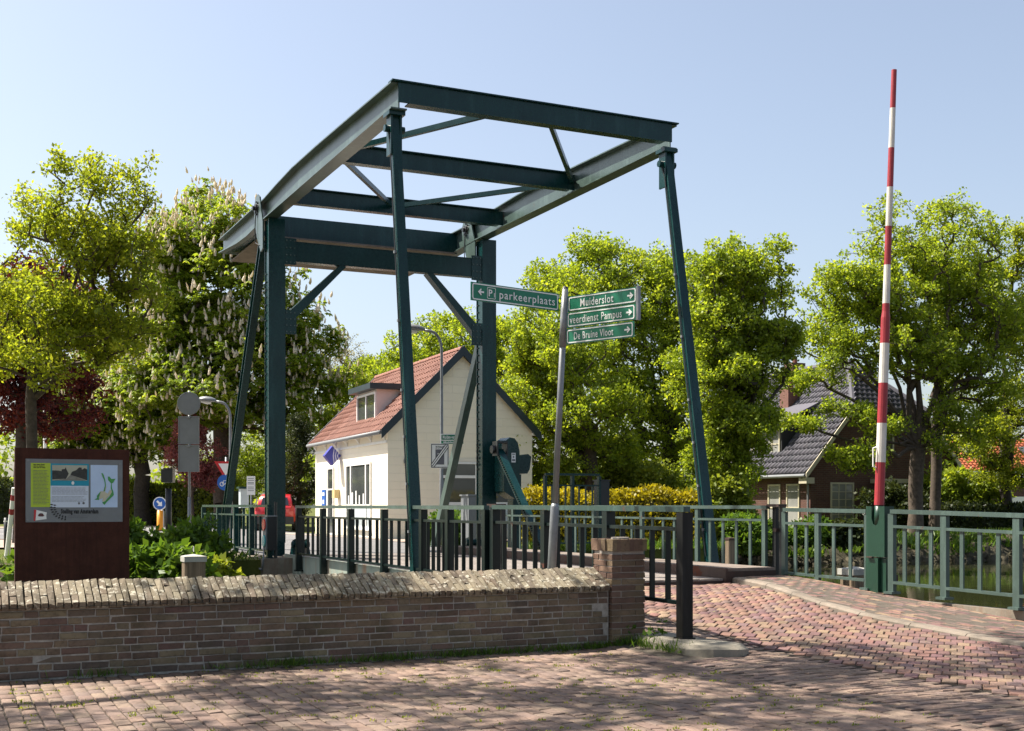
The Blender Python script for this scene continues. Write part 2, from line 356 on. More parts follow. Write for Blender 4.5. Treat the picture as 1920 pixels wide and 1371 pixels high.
def qmesh(name, V, F, mat, parent=None, tint=None, smooth=False, **kw):        # numpy quads, fast
    V = np.asarray(V, dtype=np.float32); F = np.asarray(F, dtype=np.int32)
    if parent is not None: o = np.array(ORG[parent.name])
    else: o = np.array([(V[:, 0].min() + V[:, 0].max()) / 2, (V[:, 1].min() + V[:, 1].max()) / 2, V[:, 2].min()])
    V = (V - o).astype(np.float32); k = F.shape[1]
    me = bpy.data.meshes.new(name); me.vertices.add(len(V)); me.vertices.foreach_set('co', V.ravel())
    me.loops.add(F.size); me.loops.foreach_set('vertex_index', F.ravel()); me.polygons.add(len(F))
    me.polygons.foreach_set('loop_start', np.arange(0, F.size, k, dtype=np.int32))
    try: me.polygons.foreach_set('loop_total', np.full(len(F), k, dtype=np.int32))
    except Exception: pass
    if tint is not None:
        at = me.attributes.new('tint', 'FLOAT', 'FACE'); at.data.foreach_set('value', np.asarray(tint, dtype=np.float32))
    me.update(calc_edges=True); me.validate(); me.materials.append(MATS[mat])
    if smooth: me.polygons.foreach_set('use_smooth', [True] * len(me.polygons))
    ob = bpy.data.objects.new(name, me); COL.objects.link(ob)
    if parent is None: ob.location = o; ORG[ob.name] = Vector(o)
    else: ORG[ob.name] = ORG[parent.name]
    return finish(ob, parent, **kw)
def frame(o, xd, up):
    xd, up = Vector(xd).normalized(), Vector(up).normalized(); n = xd.cross(up)
    return Matrix(((xd.x, up.x, n.x, o[0]), (xd.y, up.y, n.y, o[1]), (xd.z, up.z, n.z, o[2]), (0, 0, 0, 1)))   # (right, up, out)
def text(body, size, mat, parent, M, x, y, z=.004, align='LEFT', stretch=1.0, width=None, name='lettering', bold=0.0):
    cu = bpy.data.curves.new('txt', 'FONT'); cu.body = body; cu.size = size; cu.align_x = align; cu.offset = bold
    cu.resolution_u = 3; cu.space_character = 1.12; ob = bpy.data.objects.new('txt', cu); COL.objects.link(ob)
    me = bpy.data.meshes.new_from_object(ob, depsgraph=bpy.context.evaluated_depsgraph_get())
    bpy.data.objects.remove(ob); bpy.data.curves.remove(cu)
    xs = [v.co.x for v in me.vertices]
    if width and xs: stretch = width / (max(xs) - min(xs))
    mb = MB(); mb.M = M; mb.add([(x + v.co.x * stretch, y + v.co.y, z) for v in me.vertices], [tuple(p.vertices) for p in me.polygons])
    bpy.data.meshes.remove(me)
    return build(mb, name, mat, parent)
def rect(mb, x0, x1, y0, y1, z0, z1): return mb.box(x0, x1, y0, y1, z0, z1)
def rrect(x0, x1, y0, y1, r, z, n=4):
    P = []
    for cx, cy, a in ((x1 - r, y0 + r, -90), (x1 - r, y1 - r, 0), (x0 + r, y1 - r, 90), (x0 + r, y0 + r, 180)):
        for k in range(n + 1):
            t = math.radians(a + 90 * k / n); P.append((cx + r * math.cos(t), cy + r * math.sin(t), z))
    return P
# ================================================================ THE SETTING
def ss(t): t = max(0.0, min(1.0, t)); return t * t * (3 - 2 * t)
def kx(y): return 9.5 + .6 * ss((y - 11) / 3.2)
def hgt(x, y):
    z = .30 * ss((y - 8.0) / 6.3) * ss((x - 5.55) / .9)
    z += .008 * math.sin(x * 2.1 + y * .7) * math.sin(y * 1.3 - x * .4)
    return z
def fr(y): return .05 * ss((y - 12.0) / 2.3)
DECK_END, DECK_FAR = 14.35, 25.0
def sheet(name, poly, z, mat, thick=0.0, kind='structure', **kw):
    mb = MB(); mb.prism([(x, y, z - thick) for x, y in poly], (0, 0, thick)) if thick else mb.add([(x, y, z) for x, y in poly], [tuple(range(len(poly)))])
    return build(mb, name, mat, None, kind=kind, **kw)
def grid_sheet(name, x0, x1, y0, y1, st, dz, mat):
    xs = np.arange(x0, x1 + 1e-6, st); ys = np.arange(y0, y1 + 1e-6, st)
    V = [(x, y, hgt(x, y) + dz) for y in ys for x in xs]; n = len(xs)
    F = [(j * n + i, j * n + i + 1, (j + 1) * n + i + 1, (j + 1) * n + i) for j in range(len(ys) - 1) for i in range(n - 1)]
    return qmesh(name, V, F, mat, None, smooth=True, kind='structure')
sheet('water', [(-400, 10.9), (400, 10.9), (400, 60), (-400, 60)], -.55, 'canal_water')
quay = grid_sheet('quay_pavement', -4.2, 11.0, 2.2, 14.4, .2, -.012, 'joint_sand')
sheet('ground', [(-400, -400), (11.1, -400), (11.1, 2.3), (-4.1, 2.3), (-4.1, 10.8), (-400, 10.8)], -.02, 'quay_brick')
sheet('bank_soil', [(-400, 10.6), (6.2, 10.6), (6.2, 14.3), (4.6, 15.2), (-400, 15.2)], -.03, 'soil', .8)
sheet('approach_abutment', [(6.2, 10.8), (11.05, 9.0), (11.05, 14.3), (6.2, 14.3)], -.05, 'concrete', .8)
sheet('quay_wall', [(11.0, -60), (11.12, -60), (11.12, 14.32), (11.0, 14.32)], .20, 'concrete', 1.0)
far = [(-400, 24.2), (5.85, 24.2), (5.85, 25.0), (12.6, 25.0), (12.6, 25.4), (18.2, 26.6), (20.8, 33.6), (400, 33.6), (400, 900), (-400, 900)]
sheet('far_ground', far, .30, 'grass_ground', 1.2)
# far road beyond the bridge, footpath and markings
sheet('far_road', [(6.2, 25.02), (11.3, 25.02), (11.9, 33), (13.0, 36), (12.0, 60), (-60, 66), (-60, 46), (2.0, 41), (5.4, 37), (6.2, 31)], .345, 'asphalt')
sheet('far_footpath', [(-60, 66.3), (12, 60.2), (12, 63), (-60, 73)], .36, 'pale_paving')
sheet('bank_path', [(-60, 36.5), (-60, 45.5), (1.6, 40.4), (4.9, 36.6), (5.7, 31), (5.7, 28.3), (3.4, 32.5)], .352, 'pale_paving')
sheet('house_apron', [(11.95, 33), (21, 33), (21, 36), (12.6, 35.6), (12.4, 36), (11.9, 46), (11.3, 46), (12.2, 36)], .352, 'pale_paving')
for k, (a, b, c, d) in enumerate(((-8, 48.6, 8, 47.6), (-8, 57.5, 9, 55.6))):
    sheet('road_marking', [(a, b), (c, d), (c, d + .35), (a, b + .35)], .350, 'road_line')
# far canal bank: stones and turf
rg = np.random.default_rng(3)
def bank_strip(name, pts, w, z0, z1, mat, n=60):
    V, F = [], []; segs = []
    for (ax, ay), (bx, by) in zip(pts[:-1], pts[1:]):
        m = max(2, int(math.hypot(bx - ax, by - ay) / .5)); segs += [(ax + (bx - ax) * i / m, ay + (by - ay) * i / m, -(by - ay), (bx - ax)) for i in range(m)]
    R = 6
    for x, y, nx, ny in segs:
        l = math.hypot(nx, ny); nx, ny = nx / l, ny / l
        for r in range(R):
            t = r / (R - 1); j = rg.normal(0, .06, 3)
            V.append((x - nx * w * (1 - t) + j[0], y - ny * w * (1 - t) + j[1], z0 + (z1 - z0) * t ** .8 + j[2] * (.9 if r else 0)))
    for i in range(len(segs) - 1):
        for r in range(R - 1): F.append((i * R + r, (i + 1) * R + r, (i + 1) * R + r + 1, i * R + r + 1))
    return qmesh(name, V, F, mat, None, kind='structure')
bank_strip('canal_bank', [(20.6, 33.75), (60, 33.75)], 1.7, -.62, .33, 'bank_stone')
bank_strip('canal_bank', [(-60, 24.3), (5.9, 24.3)], 1.0, -.62, .33, 'soil')

# ---- paving bricks
def paver_vf(L, W, rnd=None, t=.03, c=.005):
    V = []
    for z, i in ((-t, 0), (-.005, 0), (0, c)):
        for sx, sy in ((-1, -1), (1, -1), (1, 1), (-1, 1)): V.append([sx * (L / 2 - i), sy * (W / 2 - i), z])
    V = np.array(V)
    if rnd is not None: V[:, :2] += rnd.normal(0, .0016, (12, 2)); V[8:, 2] += rnd.normal(0, .0012, 4)
    F = [(8, 9, 10, 11)] + [(a, (a + 1) % 4, 4 + (a + 1) % 4, 4 + a) for a in range(4)] + [(4 + a, 4 + (a + 1) % 4, 8 + (a + 1) % 4, 8 + a) for a in range(4)]
    return V, F
def proj(p):
    r = p[0] * CA - p[1] * SA; d = p[0] * SA + p[1] * CA
    return 960 + FPX * r / max(d, .01), HY - FPX * (p[2] - EYE) / max(d, .01), d
def pave(spots, L, W, mat, parent, dz=0.0, nsep=300, name='paving_brick', seed=1, sag=.004, ramp=False, tilt=.009):
    rnd = np.random.default_rng(seed); meshes = []
    for k in range(5):
        V, F = paver_vf(L - .008, W - .008, rnd); me = bpy.data.meshes.new(name); me.from_pydata(V.tolist(), [], F); me.materials.append(MATS[mat]); meshes.append(me)
    items = []
    for x, y, a in spots:
        z = hgt(x, y) + dz + rnd.normal(0, sag * .5) + (fr(y) if ramp else 0); px, py, d = proj((x, y, z))
        vis = d > 1 and 8 < px < 1912 and HY < py < 1366
        if x < 5.95 and py < 1150: vis = False
        if px < 1215 and py < 1205 and x > 6: vis = False
        items.append((0 if vis else 1, d, x, y, z, a))
    items.sort(key=lambda q: (q[0], q[1])); Vs, Fs, off = [], [], 0
    po = np.array(ORG[parent.name])
    for i, (nv, d, x, y, z, a) in enumerate(items):
        e = .05; gx = (hgt(x + e, y) - hgt(x - e, y)) / (2 * e) + rnd.normal(0, tilt); gy = (hgt(x, y + e) - hgt(x, y - e)) / (2 * e) + rnd.normal(0, tilt)
        a += rnd.normal(0, .008)
        if i < nsep and not nv:
            o = bpy.data.objects.new(name, meshes[i % 5]); COL.objects.link(o); o.parent = parent
            nrm = Vector((-gx, -gy, 1)).normalized(); q = Vector((0, 0, 1)).rotation_difference(nrm)
            o.rotation_mode = 'QUATERNION'; from mathutils import Quaternion
            o.rotation_quaternion = q @ Quaternion((0, 0, 1), a); o.location = (x - po[0], y - po[1], z - po[2])
        else:
            V, F = paver_vf(L - .008, W - .008, rnd); c, s_ = math.cos(a), math.sin(a)
            X = V[:, 0] * c - V[:, 1] * s_; Y = V[:, 0] * s_ + V[:, 1] * c
            Vs.append(np.stack([X + x, Y + y, V[:, 2] + z + X * gx + Y * gy], 1)); Fs.append(np.array(F) + off); off += 12
    if Vs: qmesh(name, np.concatenate(Vs), np.concatenate(Fs), mat, parent, kind='stuff')
A = []
for i, x in enumerate(np.arange(-3.4, 5.93, .102)):
    for y in np.arange(3.2 + (i % 2) * .103, 10.38, .207): A.append((x, y, math.pi / 2))
pave(A, .205, .100, 'quay_brick', quay, seed=1)
strip = grid_sheet('gutter_pavement', 5.9, 7.3, 2.4, 14.3, .1, -.010, 'joint_sand')
Cc = []
for j, y in enumerate(np.arange(3.0, 14.3, .068)):
    for x in np.arange(6.05 + (j % 2) * .1, 7.05, .205):
        if not (x < 6.75 and 9.15 < y < 10.35): Cc.append((x, y, 0))
pave(Cc, .203, .066, 'quay_brick', strip, dz=.002, seed=2, sag=.006)
road = grid_sheet('approach_road', 7.0, 10.9, 2.4, 14.3, .1, -.010, 'joint_sand')
B = []; c4 = math.sqrt(.5); LB, WB = .118, .212
for j in range(-90, 140):
    for i in range(-190, 120):
        s_ = (i + (.5 if j % 2 else 0)) * LB; t_ = j * WB
        x = 7 + (s_ + t_) * c4; y = 9 + (t_ - s_) * c4
        if 7.12 < x < kx(y) - .04 and 3.2 < y < 14.2: B.append((x, y, -math.pi / 4))
pave(B, LB - .003, WB - .003, 'road_brick', road, dz=.004, seed=3, sag=.005, tilt=.006)
footway = grid_sheet('footway', 9.4, 10.98, 2.4, 14.3, .1, -.02, 'joint_sand')
for v_ in footway.data.vertices:
    wy_ = v_.co.y + footway.location.y; wx_ = v_.co.x + footway.location.x
    if wx_ > kx(wy_) + .1: v_.co.z += .05 + fr(wy_)
Dd = []
for i, x in enumerate(np.arange(9.7, 10.98, .103)):
    for y in np.arange(3.2 + (i % 2) * .1, 14.25, .206):
        if x > kx(y) + .19: Dd.append((x, y, math.pi / 2))
pave(Dd, .204, .101, 'road_brick', footway, dz=.03, seed=4, nsep=200, sag=.003, ramp=True)
ys = list(np.arange(3.0, 14.3, .8))
for y0 in ys:
    y1 = min(y0 + .79, 14.3); mb = MB(); x0, x1 = kx(y0), kx(y1); a, b = hgt(x0, y0) + .03 + fr(y0), hgt(x1, y1) + .03 + fr(y1)
    mb.add([(x0, y0, a - .2), (x0 + .16, y0, a - .2), (x1 + .16, y1, b - .2), (x1, y1, b - .2),
            (x0, y0, a - .025), (x0 + .16, y0, a), (x1 + .16, y1, b), (x1, y1, b - .025), (x0 + .03, y0, a), (x1 + .03, y1, b)],
           [(0, 3, 2, 1), (0, 4, 7, 3), (4, 8, 9, 7), (8, 5, 6, 9), (1, 2, 6, 5), (0, 1, 5, 8, 4), (3, 7, 9, 6, 2)])
    build(mb, 'kerb_stone', 'kerb_concrete', footway)

# ================================================================ BRICK PARAPET AND PIER
def brick_mesh(L, H, D, rnd, mat, name, c=.004):          # face towards -Y, centred on x, z
    V = []
    for y, i in ((D, 0), (.006, 0), (0, c)):
        for sx, sz in ((-1, -1), (1, -1), (1, 1), (-1, 1)): V.append([sx * (L / 2 - i), y, sz * (H / 2 - i)])
    V = np.array(V); V += rnd.normal(0, .0017, V.shape)
    F = [(8, 9, 10, 11), (3, 2, 1, 0)] + [(a, (a + 1) % 4, 4 + (a + 1) % 4, 4 + a) for a in range(4)] + [(4 + a, 4 + (a + 1) % 4, 8 + (a + 1) % 4, 8 + a) for a in range(4)]
    me = bpy.data.meshes.new(name); me.from_pydata(V.tolist(), [], F); me.materials.append(MATS[mat]); return me, V, F
rw = np.random.default_rng(11)
WY = 10.45
wall = thing('parapet_wall', 'low brown brick parapet wall with a sloped brick coping in the foreground', 'wall', (1.9, WY + .15, 0))
mb = MB(); mb.box(-2.25, 5.94, WY + .008, WY + .29, -.1, .60)
build(mb, 'mortar_core', 'mortar', wall)
st = [brick_mesh(.205, .0505, .06, rw, 'wall_brick', 'brick') for _ in range(6)]; hd = [brick_mesh(.098, .0505, .06, rw, 'wall_brick', 'brick') for _ in range(4)]
wb = []
for r in range(10):
    x = -2.25 - rw.uniform(0, .2); k = int(rw.integers(0, 3))
    while x < 5.93:
        isS = (k % 3 != 2) if rw.random() < .85 else rw.random() < .5; k += 1
        L = .205 if isS else .098; x1 = x + L
        if x1 > 5.95: break
        wb.append((x + L / 2, .031 + r * .0605, isS)); x = x1 + .0105
wb.sort(key=lambda q: -q[0]); po = ORG[wall.name]; Vs, Fs, off = [], [], 0
for i, (x, z, isS) in enumerate(wb):
    me, V, F = (st if isS else hd)[int(rw.integers(0, 4))]; dy = rw.normal(0, .0025)
    if i < 300:
        o = bpy.data.objects.new('brick', me); COL.objects.link(o); o.parent = wall
        o.location = (x - po.x, WY + dy - po.y, z + rw.normal(0, .0015) - po.z); o.rotation_euler = (0, rw.normal(0, .006), rw.normal(0, .008))
    else: Vs.append(V + np.array([x, WY + dy, z])); Fs += [[i2 + off for i2 in f] for f in F]; off += 12
qmesh('brick', np.concatenate(Vs), Fs, 'wall_brick', wall, kind='stuff')
# coping: bricks on edge, sloping up to the back
C0, C1 = Vector((0, WY - .055, .605)), Vector((0, WY + .30, .765)); sl = (C1 - C0); SLL = sl.length; sd = sl.normalized(); sn = Vector((0, -sd.z, sd.y))
mb = MB(); mb.prism([(-2.25, C0.y + .012, C0.z - .035), (-2.25, C1.y, C1.z - .035), (-2.25, C1.y + .3, C0.z - .03)], (8.19, 0, 0)); build(mb, 'coping_core', 'dark_mortar', wall)
cv = {}
def coping_mesh(key):
    if key not in cv:
        ln = key[0]; mb = MB(); mb.box(-.0235, .0235, 0, ln, -.055, 0); V = np.array(mb.v); V[:, :2] += rw.normal(0, .0022, (8, 2)); V[4:, 2] += rw.normal(0, .0045, 4)
        me = bpy.data.meshes.new('coping_brick'); me.from_pydata(V.tolist(), [], mb.f); me.materials.append(MATS['coping_brick']); cv[key] = me
    return cv[key]
ang = math.atan2(sd.z, sd.y)
for i, x in enumerate(np.arange(-2.2, 5.92, .0575)):
    for s0, s1 in (((0, .245), (.253, SLL)) if i % 2 else ((0, .125), (.133, SLL))):
        o = bpy.data.objects.new('coping_brick', coping_mesh((round(s1 - s0, 3), int(rw.integers(0, 4))))); COL.objects.link(o); o.parent = wall
        p = C0 + sd * (s0 + rw.normal(0, .002)) + sn * rw.normal(0, .002) + Vector((x, 0, 0)); o.location = p - po
        o.rotation_euler = (ang + rw.normal(0, .006), rw.normal(0, .01), rw.normal(0, .015))
mb = MB()
for i, x in enumerate(np.arange(-2.2, 5.92, .0575)):
    mb.beam((x, C1.y + .008, C1.z - .026), (x, C1.y + .33, C0.z - .01), .051, .05)
build(mb, 'rear_coping', 'coping_brick', wall)
PX0, PX1, PY0, PY1 = 5.955, 6.325, WY - .035, WY + .335
pier = thing('brick_pier', 'square brick pier ending the parapet wall beside the railing', 'pier', ((PX0 + PX1) / 2, (PY0 + PY1) / 2, 0))
mb = MB(); mb.box(PX0 + .009, PX1 - .009, PY0 + .009, PY1 - .009, -.1, .97); build(mb, 'mortar_core', 'pier_mortar', pier)
po = ORG[pier.name]; L1, W1 = .258, .102
pm = []
for k in range(5):
    V, F = paver_vf(L1, W1, rw, .0505, .004); me = bpy.data.meshes.new('brick'); me.from_pydata(V.tolist(), [], F); me.materials.append(MATS['pier_brick']); pm.append(me)
def put(me, loc, rz, nm, par, off, tilt=.006):
    o = bpy.data.objects.new(nm, me); COL.objects.link(o); o.parent = par; o.location = Vector(loc) - off; o.rotation_euler = (rw.normal(0, tilt), rw.normal(0, tilt), rz + rw.normal(0, tilt)); return o
w = PX1 - PX0; cx, cy = (PX0 + PX1) / 2, (PY0 + PY1) / 2
for r in range(15):
    z = .056 + r * .0605; m = 1 if r % 2 else -1
    for q in range(4):
        a = q * math.pi / 2; lx, ly = m * (w - L1) / 2 * -1, -(w - W1) / 2
        put(pm[int(rw.integers(0, 5))], (cx + lx * math.cos(a) - ly * math.sin(a) + rw.normal(0, .0015), cy + lx * math.sin(a) + ly * math.cos(a) + rw.normal(0, .0015), z), a, 'brick', pier, po)
V, F = paver_vf(.125, .052, rw, .115, .005); cme = bpy.data.meshes.new('cap_brick'); cme.from_pydata(V.tolist(), [], F); cme.materials.append(MATS['pier_brick'])
for i in range(8):
    xx = PX0 - .008 + (i + .5) * (w + .016) / 8
    for yy in (PY0 + .036, PY1 - .036): put(cme, (xx, yy, 1.052), math.pi / 2, 'cap_brick', pier, po)
    if 0 < i < 7:
        yy = PY0 - .028 + .13 + (i - .5) * (w - .2) / 6
        if i < 5: put(cme, (PX0 + .035, yy, 1.052), 0, 'cap_brick', pier, po); put(cme, (PX1 - .035, yy, 1.052), 0, 'cap_brick', pier, po)
mb = MB(); mb.box(PX0 + .05, PX1 - .05, PY0 + .05, PY1 - .05, .95, 1.046); build(mb, 'cap_bed', 'mortar', pier)
mb = MB(); mb.disc((cx - .02, cy - .06, 1.046), (0, 0, 1), .09, .022, 9); build(mb, 'mortar_patch', 'pier_mortar', pier)
# worn stone slab under the railing post
mb = MB(); V = []
pl = [(6.15, 10.40), (6.12, 9.95), (6.18, 9.45), (6.30, 9.20), (6.52, 9.12), (6.70, 9.22), (6.72, 9.6), (6.66, 10.1), (6.62, 10.45)]
k = len(pl); V = [(x, y, -.06) for x, y in pl] + [(x, y, .085 + .012 * math.sin(i * 2.3)) for i, (x, y) in enumerate(pl)] + [(x + (6.43 - x) * .16, y + (9.8 - y) * .1, .118 + .01 * math.sin(i * 1.7)) for i, (x, y) in enumerate(pl)]
mb.add(V, [tuple(range(2 * k, 3 * k))] + [(i, (i + 1) % k, k + (i + 1) % k, k + i) for i in range(k)] + [(k + i, k + (i + 1) % k, 2 * k + (i + 1) % k, 2 * k + i) for i in range(k)])
build(mb, 'stone_slab', 'old_stone', None, label='worn pale stone slab under the rusty end post of the railing', cat='stone')

# ================================================================ DRAWBRIDGE
DZ = .36; RXL, RXR = 6.42, 11.0; AL, AR = 6.33, 11.13; CL, CR = 6.42, 11.24; YC = 25.34; YT = 17.53; ZA0, ZA1 = 7.35, 7.75
br = thing('drawbridge', 'dark green steel drawbridge with tall portal, balance beams and hanger rods', 'drawbridge', (8.7, 20, 0))
mb = MB(); mb.box(RXL + .06, 10.02, DECK_END, DECK_FAR, .10, DZ - .03); build(mb, 'deck_plate', 'rusty_steel', br)
xs = np.linspace(RXL + .07, 10.0, 19)
for a, b in zip(xs[:-1], xs[1:]):
    mb = MB(); mb.box(a + .004, b - .004, DECK_END, DECK_FAR, DZ - .03, DZ + rg.normal(0, .002)); build(mb, 'deck_plank', 'deck_wood', br)
for x in (RXL + .02, 10.85):
    mb = MB(); mb.box(x, x + .04, DECK_END + .05, DECK_FAR - .35, -.14, DZ + .04); mb.box(x - .03, x + .07, DECK_END + .05, DECK_FAR - .35, -.165, -.141)
    for y in np.arange(DECK_END + 1, DECK_FAR - .5, 1.64): mb.box(x - .03, x - .001, y, y + .03, -.139, DZ)
    build(mb, 'girder', 'girder_paint', br)
mb = MB(); mb.box(10.03, 10.845, DECK_END - .05, DECK_FAR, .36, .50); build(mb, 'footway_slab', 'footway_gravel', br)
mb = MB(); mb.box(10.0, 10.028, DECK_END - .06, DECK_FAR, .30, .505); mb.box(10.0, 10.85, DECK_END - .065, DECK_END - .052, .30, .46); build(mb, 'steel_kerb', 'rusty_steel', br)
# portal columns
for cxx in (CL, CR):
    mb = MB(); h = .17
    mb.box(cxx - h, cxx + h, YC - h, YC - h + .022, .30, 7.33); mb.box(cxx - h, cxx + h, YC + h - .022, YC + h, .30, 7.33)
    mb.box(cxx - h + .02, cxx - h + .045, YC - h + .022, YC + h - .022, .30, 7.33); mb.box(cxx + h - .045, cxx + h - .02, YC - h + .022, YC + h - .022, .30, 7.33)
    mb.box(cxx - h - .03, cxx + h + .03, YC - h - .03, YC + h + .03, .28, .32)
    mb.box(cxx + h, cxx + h + .05, YC - .03, YC + h - .03, .6, 6.4)
    col = build(mb, 'column', 'bridge_paint', br)
    mb = MB()
    for z in np.arange(2.2, 6.3, .16): mb.disc((cxx - h + .019, YC + .09, z), (-1, 0, 0), .018, .02, 6)
    build(mb, 'bolt', 'black_steel', col)
    # bearing plate carrying the balance beam
    X = cxx - .2
    pts = [(X, 25.45, 6.75), (X, 25.62, 6.70), (X, 25.95, 7.05), (X, 26.18, 7.5), (X, 26.2, 7.78), (X, 26.1, 7.92), (X, 25.9, 7.97), (X, 25.72, 7.88), (X, 25.6, 7.6), (X, 25.45, 7.3)]
    mb = MB(); mb.prism(pts, (-.03, 0, 0)); pl_ = build(mb, 'bearing_plate', 'bridge_paint_lit', br)
    mb = MB(); mb.disc((X - .03, 25.94, 7.68), (-1, 0, 0), .09, .05, 16); mb.disc((X - .08, 25.94, 7.68), (-1, 0, 0), .05, .05, 12)
    for k in range(8): mb.disc((X - .03, 25.94 + .13 * math.cos(k * .785), 7.68 + .13 * math.sin(k * .785)), (-1, 0, 0), .02, .03, 6)
    build(mb, 'pivot_bearing', 'black_steel', pl_)
    mb = MB(); mb.tube([(X - .05, 25.98, 7.6), (X - .06, 26.0, 7.2), (X - .06, 25.95, 6.95), (X - .03, 25.7, 6.85)], .012, 6); build(mb, 'grease_hose', 'black_steel', pl_)
# gusset plates and bolts at the portal joints
for cxx, sg_ in ((CL, 1), (CR, -1)):
    for z0, z1 in ((6.40, 6.95), (4.95, 5.45)):
        x0, x1 = sorted((cxx + sg_ * .172, cxx + sg_ * .42)); mb = MB(); mb.box(x0, x1, YC - .146, YC - .134, z0, z1); gp = build(mb, 'gusset_plate', 'bridge_paint', br)
        mb = MB()
        for xx in np.linspace(x0 + .04, x1 - .04, 3):
            for zz_ in np.linspace(z0 + .05, z1 - .05, 4): mb.disc((xx, YC - .147, zz_), (0, -1, 0), .016, .014, 6)
        build(mb, 'bolt', 'bridge_paint_lit', gp, kind='stuff')
# rear struts
mb = MB(); mb.ibeam((CL, 26.3, 7.05), (CL, 30.6, .36), .16, .24); mb.box(CL - .2, CL + .2, 30.35, 30.85, .30, .37); build(mb, 'rear_strut', 'bridge_paint', br)
mb = MB(); mb.beam((CR + .18, 25.55, 6.0), (CR + .18, 28.95, .36), .16, .2); mb.box(CR - .02, CR + .38, 28.7, 29.2, .30, .37); build(mb, 'rear_strut', 'bridge_paint_lit', br)
mb = MB(); mb.ibeam((CL + .17, YC - .03, 6.685), (CR - .17, YC - .03, 6.685), .2, .42); build(mb, 'portal_beam', 'bridge_paint', br)
mb = MB(); mb.box(CL + .17, CR - .17, YC - .128, YC - .12, 6.50, 6.87); build(mb, 'portal_beam_plate', 'bridge_paint', br)
for a, b in (((CL + .16, YC - .02, 5.18), (7.86, YC - .02, 6.53)), ((CR - .16, YC - .02, 5.14), (9.84, YC - .02, 6.53))):
    mb = MB(); mb.beam(a, b, .2, .24, (0, 1, 0)); mb.v = [(x, y, min(z, 6.472)) for x, y, z in mb.v]; build(mb, 'knee_brace', 'bridge_paint', br)
# balance beams: web and flanges, deeper and tapering behind the pivot
for xa in (AL, AR):
    mb = MB(); zt = ZA1
    prof = [(YT - .02, ZA0, zt), (19.5, ZA0, zt + .05), (21.5, ZA0, zt + .10), (23.2, ZA0, zt + .12), (24.4, ZA0, zt + .08), (25.4, ZA0, zt + .03), (27.0, ZA0 - .05, zt + .04), (28.0, ZA0 - .02, zt + .04), (29.9, zt - .28, zt + .05)]
    def strip_(x0, x1, lo, hi):
        V = []; n = len(prof)
        for y, a, b in prof: V += [(x0, y, lo(a, b)), (x1, y, lo(a, b)), (x1, y, hi(a, b)), (x0, y, hi(a, b))]
        F = [(0, 1, 2, 3), tuple(4 * (n - 1) + i for i in (3, 2, 1, 0))]
        for i in range(n - 1):
            for k in range(4): F.append((4 * i + k, 4 * i + 4 + k, 4 * i + 4 + (k + 1) % 4, 4 * i + (k + 1) % 4))
        mb.add(V, F)
    strip_(xa - .011, xa + .011, lambda a, b: a + .022, lambda a, b: b - .022)
    strip_(xa - .13, xa + .13, lambda a, b: b - .022, lambda a, b: b); strip_(xa - .13, xa + .13, lambda a, b: a, lambda a, b: a + .022)
    build(mb, 'balance_beam', 'bridge_paint_lit', br)
mb = MB(); mb.box(AL - .02, AR + .02, YT - .046, YT - .022, ZA1 - .30, ZA1 - .002); mb.box(AL - .13, AR + .13, YT - .09, YT + .10, ZA1 + .002, ZA1 + .022); mb.box(AL + .135, AR - .135, YT - .09, YT + .10, ZA1 - .32, ZA1 - .302); build(mb, 'end_beam', 'bridge_paint', br)
for y in (20.9, 24.18):
    mb = MB(); mb.box(AL + .012, AR - .012, y - .01, y + .01, ZA1 - .32, ZA1 - .024); mb.box(AL + .132, AR - .132, y - .09, y + .09, ZA1 - .022, ZA1 - .004); mb.box(AL + .132, AR - .132, y - .09, y + .09, ZA1 - .338, ZA1 - .321); build(mb, 'cross_beam', 'bridge_paint', br)
zb = ZA1 - .16
for a, b in (((AL + .05, 20.95, zb), (8.1, YT + .06, zb)), ((8.88, YT + .06, zb), (AR - .05, 20.9, zb)), ((AL + .05, 20.9, zb), (8.55, 24.12, zb)), ((8.7, 24.12, zb), (AR - .05, 20.95, zb))):
    mb = MB(); mb.beam(a, b, .07, .09); build(mb, 'wind_brace', 'bridge_paint', br)
mb = MB(); X0, X1 = AL + .014, AR - .014
mb.prism([(X0, 26.75, ZA0 - .06), (X0, 28.0, ZA0 - .03), (X0, 29.85, ZA1 - .30), (X0, 29.85, ZA1 + .02), (X0, 26.75, ZA1 + .015)], (X1 - X0, 0, 0)); build(mb, 'counterweight', 'bridge_paint', br)
mb = MB(); mb.box(AL + .13, AR - .13, 26.6, 29.7, ZA0 - .10, ZA0 - .065); build(mb, 'counterweight_base', 'footway_gravel', br)
